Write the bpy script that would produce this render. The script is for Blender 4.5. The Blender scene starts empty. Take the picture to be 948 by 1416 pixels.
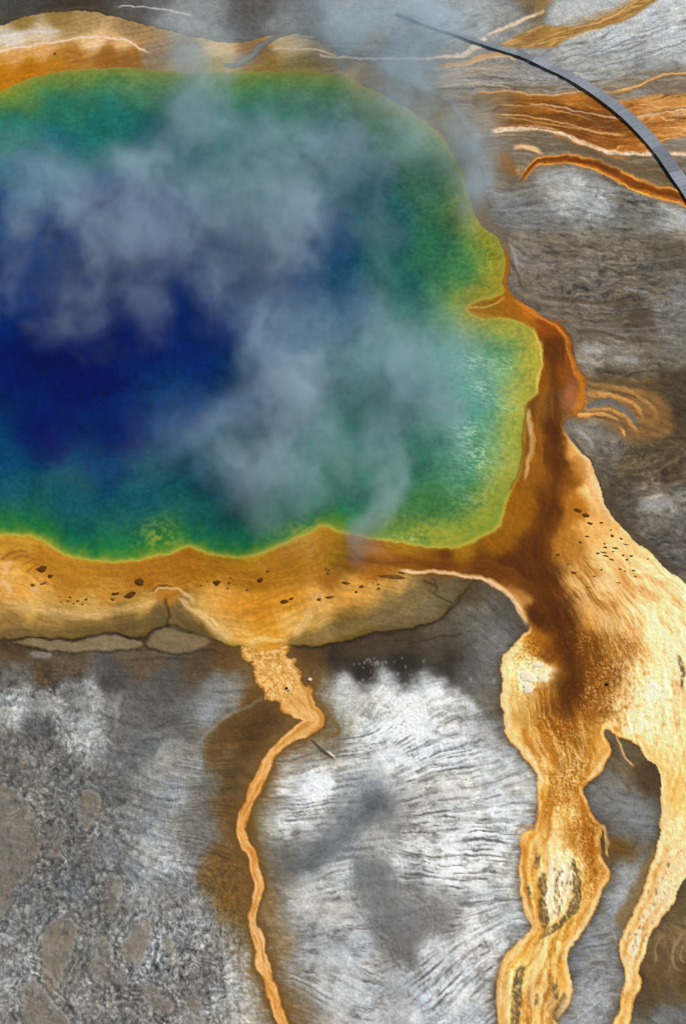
import bpy, bmesh, math, random
import numpy as np
from mathutils import Vector

# ---------------------------------------------------------------- camera, sky, sun
SC = bpy.context.scene
COL = SC.collection
PITCH, DIST, MPP = math.radians(50.0), 420.0, 0.11      # view angle below the horizon, metres to the middle, metres per survey unit
CX, CY = 474.0, 708.0
FPX = DIST / MPP
cam_d = bpy.data.cameras.new('camera'); cam = bpy.data.objects.new('camera', cam_d); COL.objects.link(cam)
cam.location = (0, -DIST*math.cos(PITCH), DIST*math.sin(PITCH))
cam.rotation_euler = (math.pi/2 - PITCH, 0, 0)
cam_d.sensor_fit = 'VERTICAL'; cam_d.sensor_height = 24.0
cam_d.lens = 24.0 * FPX / 1416.0
cam_d.clip_start = 1.0; cam_d.clip_end = 20000.0
SC.camera = cam
STATION = Vector(cam.location)                            # where the survey photograph was taken from

SUN_AZ, SUN_EL = 48.0, 44.0                              # azimuth clockwise from +Y
w = bpy.data.worlds.new('World'); SC.world = w; w.use_nodes = True
nt = w.node_tree; nt.nodes.clear()
sky = nt.nodes.new('ShaderNodeTexSky'); sky.sky_type = 'NISHITA'; sky.sun_disc = False
sky.sun_elevation = math.radians(SUN_EL); sky.sun_rotation = math.radians(SUN_AZ)
bg = nt.nodes.new('ShaderNodeBackground'); bg.inputs['Strength'].default_value = 0.06
wo = nt.nodes.new('ShaderNodeOutputWorld')
nt.links.new(sky.outputs[0], bg.inputs[0]); nt.links.new(bg.outputs[0], wo.inputs[0])
sd = bpy.data.lights.new('sun', 'SUN'); sd.energy = 3.6; sd.angle = math.radians(0.5); sd.color = (1.0, 0.955, 0.89)
sun = bpy.data.objects.new('sun', sd); COL.objects.link(sun)
az, el = math.radians(SUN_AZ), math.radians(SUN_EL)
to_sun = Vector((math.sin(az)*math.cos(el), math.cos(az)*math.cos(el), math.sin(el)))
sun.rotation_euler = to_sun.to_track_quat('Z', 'Y').to_euler()
sun.location = to_sun * 300
SC.view_settings.view_transform = 'Standard'; SC.view_settings.look = 'None'
SC.view_settings.gamma = 1.0; SC.view_settings.use_curve_mapping = False
SC.view_settings.exposure = 0.18
SC.render.engine = 'CYCLES'
SC.cycles.use_denoising = True
SC.cycles.max_bounces = 4; SC.cycles.volume_bounces = 1; SC.cycles.diffuse_bounces = 1
SC.cycles.volume_step_rate = 3.0; SC.cycles.volume_max_steps = 128
random.seed(7)

# ---------------------------------------------------------------- survey helpers
def at(px, py, z=0.0):
    """ground point (metres) of a surveyed point of the aerial photograph, on the plane of height z"""
    a, b = (px-CX)/FPX, -(py-CY)/FPX
    d = Vector((a, b*math.sin(PITCH)+math.cos(PITCH), b*math.cos(PITCH)-math.sin(PITCH)))
    t = (z-STATION.z)/d.z
    p = STATION+d*t
    return p
KV = MPP/math.sin(PITCH)
def m2u(x, y): return (CX+x/MPP, CY-y/KV)
def P(pts):
    out = []
    for p in pts:
        q = at(p[0], p[1]); out.append(m2u(q.x, q.y))
    return np.array(out, np.float64)
def crom(p, n=5, closed=False):
    p = np.asarray(p, float); N = len(p); out = []
    rng = range(N if closed else N-1)
    for i in rng:
        if closed: a, b, c, d = p[(i-1) % N], p[i], p[(i+1) % N], p[(i+2) % N]
        else: a, b, c, d = p[max(i-1, 0)], p[i], p[i+1], p[min(i+2, N-1)]
        for k in range(n):
            t = k/n
            out.append(0.5*((2*b)+(-a+c)*t+(2*a-5*b+4*c-d)*t*t+(-a+3*b-3*c+d)*t**3))
    if not closed: out.append(p[-1])
    return np.array(out)

# map grid: fine where the photograph looks, growing outwards to the horizon
def axis(lo, hi, step, grow=1.13, n=72):
    core = np.arange(lo, hi+step/2, step)
    ext = np.cumsum(step*grow**np.arange(1, n+1))
    return np.concatenate([(core[0]-ext)[::-1], core, core[-1]+ext])
XA = axis(-76, 76, 0.155); YA = axis(-102, 136, 0.185)[::-1]
UA = CX+XA/MPP; VA = CY-YA/KV                              # both increasing
NX, NY = len(XA), len(YA)
U, V = np.meshgrid(UA.astype(np.float32), VA.astype(np.float32))

_tab = {}
def pn(x, y, seed=0):
    if seed not in _tab:
        r = np.random.RandomState(seed+11); a = r.rand(256, 256).astype(np.float32)*2*np.pi
        _tab[seed] = (np.cos(a).ravel(), np.sin(a).ravel())
    gc, gs = _tab[seed]
    x = np.asarray(x, np.float32); y = np.asarray(y, np.float32)
    fx = np.floor(x); fy = np.floor(y); ix = fx.astype(np.int64); iy = fy.astype(np.int64)
    fx = x-fx; fy = y-fy
    sx = fx*fx*fx*(fx*(fx*6-15)+10); sy = fy*fy*fy*(fy*(fy*6-15)+10)
    def g(dx, dy):
        k = ((ix+dx) & 255)*256+((iy+dy) & 255)
        return gc[k]*(fx-dx)+gs[k]*(fy-dy)
    a = g(0, 0); a += sx*(g(1, 0)-a)
    b = g(0, 1); b += sx*(g(1, 1)-b)
    return (a+sy*(b-a))*1.5
def fbm(x, y, o=4, seed=0, gain=0.5):
    s = 0; a = 1; t = 0; f = 1.0
    for k in range(o):
        s = s+a*pn(x*f+17.3*k, y*f-9.1*k, seed+k); t += a; a *= gain; f *= 2.03
    return s/t*1.35
def ridge(x, y, o=3, seed=0, gain=0.55):
    s = 0; a = 1; t = 0; f = 1.0
    for k in range(o):
        n = 1-np.abs(pn(x*f+5.3*k, y*f+3.7*k, seed+k))*1.6; s = s+a*n; t += a; a *= gain; f *= 2.1
    return s/t
def worley(x, y, seed=0, jit=.9):
    if ('w', seed) not in _tab:
        r = np.random.RandomState(seed+77); _tab[('w', seed)] = (r.rand(65536).astype(np.float32), r.rand(65536).astype(np.float32), r.rand(65536).astype(np.float32))
    jx, jy, jv = _tab[('w', seed)]
    x = np.asarray(x, np.float32); y = np.asarray(y, np.float32); ix = np.floor(x).astype(np.int64); iy = np.floor(y).astype(np.int64)
    f1 = np.full(x.shape, 9, np.float32); f2 = f1.copy(); val = np.zeros_like(f1)
    for dx in (-1, 0, 1):
        for dy in (-1, 0, 1):
            k = ((ix+dx) & 255)*256+((iy+dy) & 255)
            d = np.hypot(ix+dx+.5+(jx[k]-.5)*jit-x, iy+dy+.5+(jy[k]-.5)*jit-y).astype(np.float32)
            m = d < f1; f2 = np.where(m, f1, np.minimum(f2, d)); val = np.where(m, jv[k], val); f1 = np.where(m, d, f1)
    return f1, f2-f1, val
def smooth(x, a, b):
    t = np.clip((x-a)/(b-a), 0, 1); return t*t*(3-2*t)
def mix(a, b, m):
    m = np.asarray(m, np.float32)
    return a+(np.asarray(b, np.float32)-a)*(m[..., None] if m.ndim else m)

# organic wobble shared by every traced outline
WU = U+2.6*pn(U/26, V/26, 1)+1.3*pn(U/10, V/10, 3)+0.45*pn(U/4.5, V/4.5, 5)
WV = V+2.6*pn(U/26, V/26, 2)+1.3*pn(U/10, V/10, 4)+0.45*pn(U/4.5, V/4.5, 6)
def rows(a, b): return max(0, np.searchsorted(VA, a)), min(NY, np.searchsorted(VA, b))
def cols(a, b): return max(0, np.searchsorted(UA, a)), min(NX, np.searchsorted(UA, b))
def pdist(pts, closed=False, cull=60.0, side=False, tt=False, UU=None, VV=None, amp=5):
    UU = WU if UU is None else UU; VV = WV if VV is None else VV
    D = np.full((NY, NX), cull*cull, np.float32)
    S = np.zeros((NY, NX), np.float32) if side else None
    T = np.zeros((NY, NX), np.float32) if tt else None
    n = len(pts); L = 0.0
    for i in range(n if closed else n-1):
        a = pts[i]; b = pts[(i+1) % n]; e = b-a; ln = float(math.hypot(*e))
        if ln < 1e-6: continue
        r0, r1 = rows(min(a[1], b[1])-cull-amp, max(a[1], b[1])+cull+amp)
        c0, c1 = cols(min(a[0], b[0])-cull-amp, max(a[0], b[0])+cull+amp)
        if r1 > r0 and c1 > c0:
            u = UU[r0:r1, c0:c1]-np.float32(a[0]); v = VV[r0:r1, c0:c1]-np.float32(a[1])
            t = np.clip((u*e[0]+v*e[1])/(ln*ln), 0, 1).astype(np.float32)
            du = u-t*np.float32(e[0]); dv = v-t*np.float32(e[1]); d = du*du+dv*dv
            m = d < D[r0:r1, c0:c1]
            D[r0:r1, c0:c1][m] = d[m]
            if side: S[r0:r1, c0:c1][m] = np.sign(e[0]*v-e[1]*u)[m]
            if tt: T[r0:r1, c0:c1][m] = (L+t*ln)[m]
        L += ln
    D = np.sqrt(D)
    out = [D]
    if side: out.append(S)
    if tt: out.append(T)
    return out[0] if len(out) == 1 else out
def inside(pts, UU=None, VV=None, amp=6):
    UU = WU if UU is None else UU; VV = WV if VV is None else VV
    I = np.zeros((NY, NX), bool); n = len(pts)
    cmax = cols(0, pts[:, 0].max()+amp)[1]
    for i in range(n):
        a = pts[i]; b = pts[(i+1) % n]
        if a[1] == b[1]: continue
        r0, r1 = rows(min(a[1], b[1])-amp, max(a[1], b[1])+amp)
        if r1 <= r0: continue
        v = VV[r0:r1, :cmax]; u = UU[r0:r1, :cmax]
        c = ((a[1] > v) != (b[1] > v)) & (u < (b[0]-a[0])*(v-a[1])/(b[1]-a[1])+a[0])
        I[r0:r1, :cmax] ^= c
    return I
# broad colour fields from surveyed colour samples
RU = np.arange(-260, 1230, 5.0); RV = np.arange(-260, 1720, 5.0)
def field(samples, soft=14.0, pw=2.2):
    p = P([s[:2] for s in samples]); c = np.array([s[2] for s in samples], float)
    if c.ndim == 1: c = c[:, None]
    gu, gv = np.meshgrid(RU, RV); acc = np.zeros(gu.shape+(c.shape[1],)); ws = np.zeros(gu.shape)
    for k in range(len(p)):
        wgt = 1/((gu-p[k, 0])**2+(gv-p[k, 1])**2+soft**2)**pw
        acc += wgt[..., None]*c[k]; ws += wgt
    return (acc/ws[..., None]).astype(np.float32)
def look(F, u, v):
    x = np.clip((u-RU[0])/5.0, 0, len(RU)-1.001); y = np.clip((v-RV[0])/5.0, 0, len(RV)-1.001)
    i = x.astype(int); j = y.astype(int); fx = (x-i)[..., None]; fy = (y-j)[..., None]
    return (F[j, i]*(1-fx)+F[j, i+1]*fx)*(1-fy)+(F[j+1, i]*(1-fx)+F[j+1, i+1]*fx)*fy
def blob(u, v, px, py, ru, rv=None):
    rv = rv or ru; q = P([(px, py)])[0]
    return np.exp(-((u-q[0])/ru)**2-((v-q[1])/rv)**2)
def blobs(u, v, L):
    s = 0
    for b in L:
        s = np.maximum(s, blob(u, v, *b[:4])*(b[4] if len(b) > 4 else 1))
    return s

# ---------------------------------------------------------------- traced outlines (surveyed points)
pool_px = [(-60,128),(0,126),(30,112),(70,101),(110,96),(160,93),(205,96),(260,101),(310,100),(360,99),(420,99),(470,104),(510,122),(545,141),
 (580,162),(610,188),(635,232),(650,278),(664,312),(689,331),(697,362),(694,388),(696,406),(668,414),(645,427),(662,438),(700,440),(730,450),(744,468),(749,494),
 (745,522),(739,545),(728,560),(724,600),(721,640),(705,680),(698,700),(690,727),(660,747),(630,757),(590,757),(540,748),(500,742),(470,736),
 (450,727),(420,741),(385,756),(340,772),(300,769),(262,757),(240,765),(200,773),(150,777),(100,770),(70,755),(50,745),(0,742),(-150,735),(-400,650),
 (-520,450),(-430,260),(-200,150)]
pool = crom(P(pool_px), 4, True)
Rbank = [(700,330),(704,360),(701,392),(712,411),(736,428),(756,443),(776,450),(790,474),(796,502),(808,522),(806,540),(806,560),(796,574),(781,583),(784,603),(801,623),
 (815,640),(826,662),(836,697),(852,722),(874,745),(902,768),(925,792),(948,808),(990,860),(1015,940),(1020,1040),(1000,1130),(975,1185),(948,1211),(934,1235),
 (931,1248),(918,1266),(900,1290),(894,1318),(883,1339),(885,1363),(873,1394),(868,1416),(850,1470)]
R2left = [(828,1470),(845,1416),(855,1391),(864,1351),(858,1327),(856,1305),(867,1281),(877,1257),(894,1220),(900,1193),(909,1166),(911,1138),(912,1102),(912,1078),
 (906,1060),(891,1048),(883,1032),(873,1023),(851,1017),(838,1010)]
R1right = [(834,1014),(836,1022),(842,1035),(836,1057),(824,1075),(808,1087),(809,1105),(822,1128),(834,1142),(833,1154),(829,1169),(833,1190),(842,1208),(833,1235),(818,1266),
 (803,1290),(786,1315),(785,1342),(792,1369),(783,1394),(771,1416),(760,1470)]
R1left = [(705,1470),(689,1416),(684,1378),(686,1351),(696,1324),(718,1302),(734,1281),(725,1257),(719,1220),(718,1181),(721,1156),(736,1143),(740,1132),(741,1102),
 (742,1078),(731,1057),(715,1035),(699,1020),(696,993),(692,972),(693,950),(692,923),(702,902),(718,883),(731,868)]
innerS = [(727,856),(715,838),(692,816),(664,802),(652,806),(642,818),(632,836),(613,854),(587,864),(545,874),(519,875),(477,888),(433,895),(404,892)]
Lmouth = [(400,893),(370,900),(336,894)]
outS = [(318,893),(292,884),(262,872),(236,866),(214,872),(197,884),(175,880),(154,876),(121,883),(90,884),(41,882),(16,885),(-30,882),(-150,868),(-430,760),(-600,500),(-500,180),(-200,70)]
topS = [(-60,52),(0,36),(60,18),(120,16),(160,24),(215,38),(270,52),(330,60),(380,48),(440,58),(480,80),(520,92),(565,118),(620,145),(655,200),(668,260),(680,305)]
matp = crom(P(Rbank+R2left+R1right+R1left+innerS+Lmouth+outS+topS), 3, True)
Ls = [(366,890,34),(372,905,30),(378,925,28),(392,945,27),(408,965,25),(424,985,18),(432,998,14),(414,1012,9),(392,1028,7.5),(376,1042,7),(367,1060,8),(357,1082,7),(345,1108,6.5),(334,1138,6),
 (336,1160,6.5),(346,1180,7),(354,1205,7),(358,1230,6.5),(352,1255,6),(349,1275,6.5),(356,1298,7.5),(362,1325,8),(370,1355,8.5),(381,1385,8),(392,1416,8),(408,1460,8)]

D_pool = pdist(pool, True, 260)
I_pool = inside(pool)
I_mat = inside(matp) & ~I_pool
D_mat = pdist(matp, True, 60)
def stroke_geo(pw, n=5, wn=True, cull_k=1.0, extra=0):
    p = crom(P([q[:2] for q in pw]), n); wv = np.interp(np.arange(len(p))/n, np.arange(len(pw)), [q[2] for q in pw])
    cum = np.concatenate([[0], np.cumsum(np.hypot(*np.diff(p, axis=0).T))])
    cull = max(q[2] for q in pw)*cull_k+extra+3
    if wn: D, S, T = pdist(p, False, cull, True, True)
    else: D, S, T = pdist(p, False, cull, True, True, U, V, 0)
    Wd = np.interp(T, cum, wv).astype(np.float32)
    return D, S, T, Wd, cum[-1], cull
L_D, L_S, L_T, L_W, L_len, _ = stroke_geo(Ls, extra=70)
L_W = L_W*(.94+0.30*pn(L_T/16, L_S*3, 21)+0.10*pn(L_T/5, L_S*7, 22))
I_L = (L_D < L_W) & ~I_mat & ~I_pool

# ---------------------------------------------------------------- colour samples
S_pool = [(30,500,(2,22,88)),(120,520,(1,18,84)),(60,600,(1,22,90)),(160,600,(1,28,92)),(200,470,(2,26,92)),(280,480,(4,34,100)),(0,420,(4,38,104)),(120,400,(2,26,94)),
 (200,330,(4,34,100)),(150,290,(5,40,104)),(0,300,(12,62,116)),(250,560,(4,52,104)),(350,520,(14,62,108)),(400,400,(12,52,100)),(450,330,(14,58,98)),(480,420,(18,70,100)),(60,330,(6,48,112)),
 (0,640,(2,62,100)),(0,680,(4,88,92)),(100,690,(4,86,88)),(200,680,(6,90,88)),(150,650,(4,56,96)),(300,650,(8,76,90)),(80,200,(8,104,98)),(150,175,(12,112,84)),(220,210,(8,88,92)),(20,180,(26,122,86)),(40,240,(10,88,104)),
 (350,190,(26,98,78)),(400,170,(40,112,70)),(300,170,(30,100,80)),(90,150,(34,118,72)),(60,735,(24,104,58)),(0,722,(30,112,54)),(150,755,(22,110,62)),(230,745,(50,120,50)),(100,735,(6,92,74)),(330,745,(14,104,76)),(280,735,(10,96,78)),
 (550,400,(16,94,72)),(530,600,(14,112,76)),(560,520,(34,122,92)),(620,500,(70,146,96)),(640,380,(76,128,50)),(600,340,(50,116,60)),(650,560,(84,150,98)),(680,480,(124,148,72)),(640,650,(88,146,76)),(600,700,(84,128,40)),
 (670,700,(152,150,36)),(700,600,(150,160,58)),(715,520,(176,168,60)),(710,470,(160,156,58)),(735,500,(190,172,52)),(672,360,(140,142,38)),(685,390,(150,134,34)),(640,300,(118,132,50)),(600,250,(78,116,66)),(570,190,(98,122,60)),(520,140,(120,130,62)),
 (420,120,(92,122,62)),(320,118,(92,124,60)),(200,110,(104,132,70)),(100,115,(104,128,56)),(30,135,(110,132,48)),(500,700,(44,126,78)),(420,705,(26,116,78)),(350,740,(20,100,66)),(450,740,(90,136,60)),
 (450,200,(22,78,80)),(500,250,(20,76,86)),(540,320,(24,84,80)),(560,640,(40,124,70)),(600,600,(60,136,84)),(600,740,(140,146,40)),(540,735,(110,132,50)),(650,450,(110,140,60)),(620,440,(80,130,60)),(690,650,(160,158,50)),(660,740,(170,155,32)),(570,460,(36,112,76)),(660,420,(130,120,36))]
S_mat = [(600,806,(112,92,60)),(618,812,(118,102,74)),(634,812,(110,96,70)),(622,834,(122,110,84)),(606,830,(124,112,84)),(650,804,(110,84,54)),(30,770,(204,152,60)),(10,790,(216,168,98)),(60,780,(190,132,46)),(100,800,(190,134,50)),(40,810,(216,162,88)),(150,790,(184,128,44)),(200,790,(178,118,34)),(150,815,(196,146,66)),
 (50,840,(208,168,98)),(120,845,(198,162,98)),(60,862,(160,130,76)),(120,870,(128,104,54)),(20,872,(150,120,70)),(200,838,(190,150,82)),(180,866,(120,100,56)),(220,856,(116,98,60)),(230,815,(188,130,52)),(255,785,(176,114,22)),(290,780,(176,126,22)),
 (350,795,(170,118,26)),(300,830,(216,162,88)),(280,845,(206,166,92)),(305,872,(208,168,96)),(252,850,(130,110,70)),(275,874,(120,94,48)),(330,840,(206,146,60)),(360,850,(204,142,44)),(370,880,(214,156,62)),(340,885,(222,174,94)),
 (400,860,(216,172,98)),(400,830,(206,146,52)),(400,790,(178,124,30)),(450,762,(174,130,36)),(430,750,(190,148,52)),(500,770,(160,104,20)),(560,770,(150,90,14)),(620,775,(124,68,8)),(660,780,(118,62,6)),(600,785,(136,80,14)),
 (450,800,(184,124,44)),(520,790,(176,112,36)),(440,830,(222,172,102)),(480,820,(212,158,82)),(520,815,(202,156,86)),(555,808,(190,150,92)),(540,835,(150,126,76)),(580,815,(136,118,76)),(440,865,(190,156,90)),(480,862,(130,106,52)),
 (430,884,(150,120,66)),(540,860,(126,108,70)),(590,845,(130,116,82)),(350,780,(188,146,38)),(470,748,(184,144,42)),(560,758,(172,138,30)),(640,765,(172,126,20)),(690,750,(158,104,12)),(705,725,(166,110,14)),(20,752,(196,150,60)),(120,785,(188,140,48)),
 (700,420,(172,108,20)),(730,430,(192,116,30)),(680,425,(150,110,24)),(755,450,(160,84,8)),(765,480,(120,64,4)),(758,520,(134,76,6)),(784,520,(156,88,14)),(765,560,(122,84,44)),(790,550,(176,104,24)),(740,600,(152,96,24)),(762,600,(94,48,3)),
 (772,640,(98,52,4)),(735,650,(162,102,18)),(790,660,(150,90,18)),(803,650,(200,140,70)),(818,680,(238,194,134)),(800,618,(226,168,98)),(760,700,(112,64,6)),(720,700,(166,106,14)),(790,700,(190,124,40)),(740,760,(106,56,5)),(700,780,(112,58,4)),
 (780,760,(190,126,46)),(820,730,(226,176,108)),(850,760,(236,194,134)),(900,800,(240,202,152)),(930,830,(242,208,164)),(800,800,(206,146,66)),(760,800,(108,54,4)),(850,820,(226,172,104)),(770,850,(88,42,3)),(745,850,(104,54,6)),(730,800,(106,58,6)),
 (820,850,(212,152,78)),(712,830,(206,150,90)),(880,870,(240,202,148)),(940,900,(236,196,150)),(930,970,(240,196,142)),(780,900,(82,38,2)),(820,900,(140,78,10)),(850,900,(186,116,32)),(890,920,(240,196,122)),(840,940,(158,90,16)),
 (870,960,(214,164,90)),(900,960,(252,228,184)),(786,950,(88,42,3)),(770,975,(128,72,12)),(830,980,(160,94,18)),(880,1000,(248,218,168)),(850,1000,(222,168,84)),(740,890,(188,118,28)),(720,900,(240,204,134)),(730,935,(255,242,206)),(745,925,(252,234,190)),
 (708,930,(242,204,136)),(762,905,(150,86,14)),(708,970,(226,188,124)),(722,990,(202,162,88)),(750,960,(180,118,38)),(708,1015,(236,196,124)),(740,1030,(202,138,52)),(770,1010,(172,102,22)),(800,1020,(170,110,30)),(828,1045,(216,152,58)),
 (920,1030,(246,202,142)),(930,1100,(240,192,122)),(745,1068,(242,212,154)),(780,1050,(190,120,30)),(808,1060,(200,140,50)),(765,1090,(216,152,62)),(790,1100,(194,128,38)),(755,1130,(206,140,46)),(780,1130,(236,192,118)),
 (812,1145,(188,108,22)),(790,1160,(200,122,32)),(760,1170,(226,178,98)),(780,1190,(252,234,196)),(730,1180,(222,158,68)),(825,1190,(192,112,22)),(830,1215,(216,152,62)),(812,1240,(226,168,88)),(730,1230,(226,172,88)),
 (775,1240,(242,228,194)),(740,1270,(226,172,98)),(810,1272,(226,166,88)),(750,1300,(236,192,118)),(790,1300,(236,192,122)),(720,1320,(236,198,128)),(698,1350,(226,182,108)),(740,1350,(232,192,134)),(770,1330,(230,182,108)),(765,1370,(204,174,118)),
 (787,1370,(236,186,110)),(740,1400,(226,182,118)),(697,1400,(226,182,112)),(772,1395,(170,136,86)),
 (925,1150,(240,202,148)),(920,1200,(232,198,154)),(900,1240,(226,196,158)),(880,1290,(226,196,158)),(870,1320,(222,192,152)),(875,1350,(226,188,138)),(860,1400,(222,178,118)),(950,1180,(236,200,156)),
 (10,120,(192,130,18)),(0,105,(196,130,18)),(40,95,(190,124,18)),(80,88,(186,130,38)),(20,78,(206,156,96)),(60,70,(204,158,104)),(100,82,(174,122,56)),(150,75,(160,108,46)),(180,76,(164,114,56)),(130,56,(218,184,144)),(170,60,(212,172,128)),(20,52,(202,198,192)),
 (60,45,(196,182,162)),(30,33,(150,126,70)),(80,25,(150,124,70)),(120,35,(166,140,94)),(180,45,(156,130,90)),(210,75,(154,132,108)),(260,72,(146,140,128)),(300,68,(204,174,112)),(300,88,(172,152,82)),(270,92,(152,142,106)),(350,78,(152,110,56)),
 (360,92,(150,126,66)),(400,60,(196,172,130)),(440,78,(150,130,98)),(420,92,(152,140,86)),(480,92,(150,134,102)),(520,105,(140,118,84)),(560,128,(120,102,74)),(600,165,(126,112,80)),(640,195,(120,110,92)),(655,240,(124,118,106)),(668,300,(120,110,96))]
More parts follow.
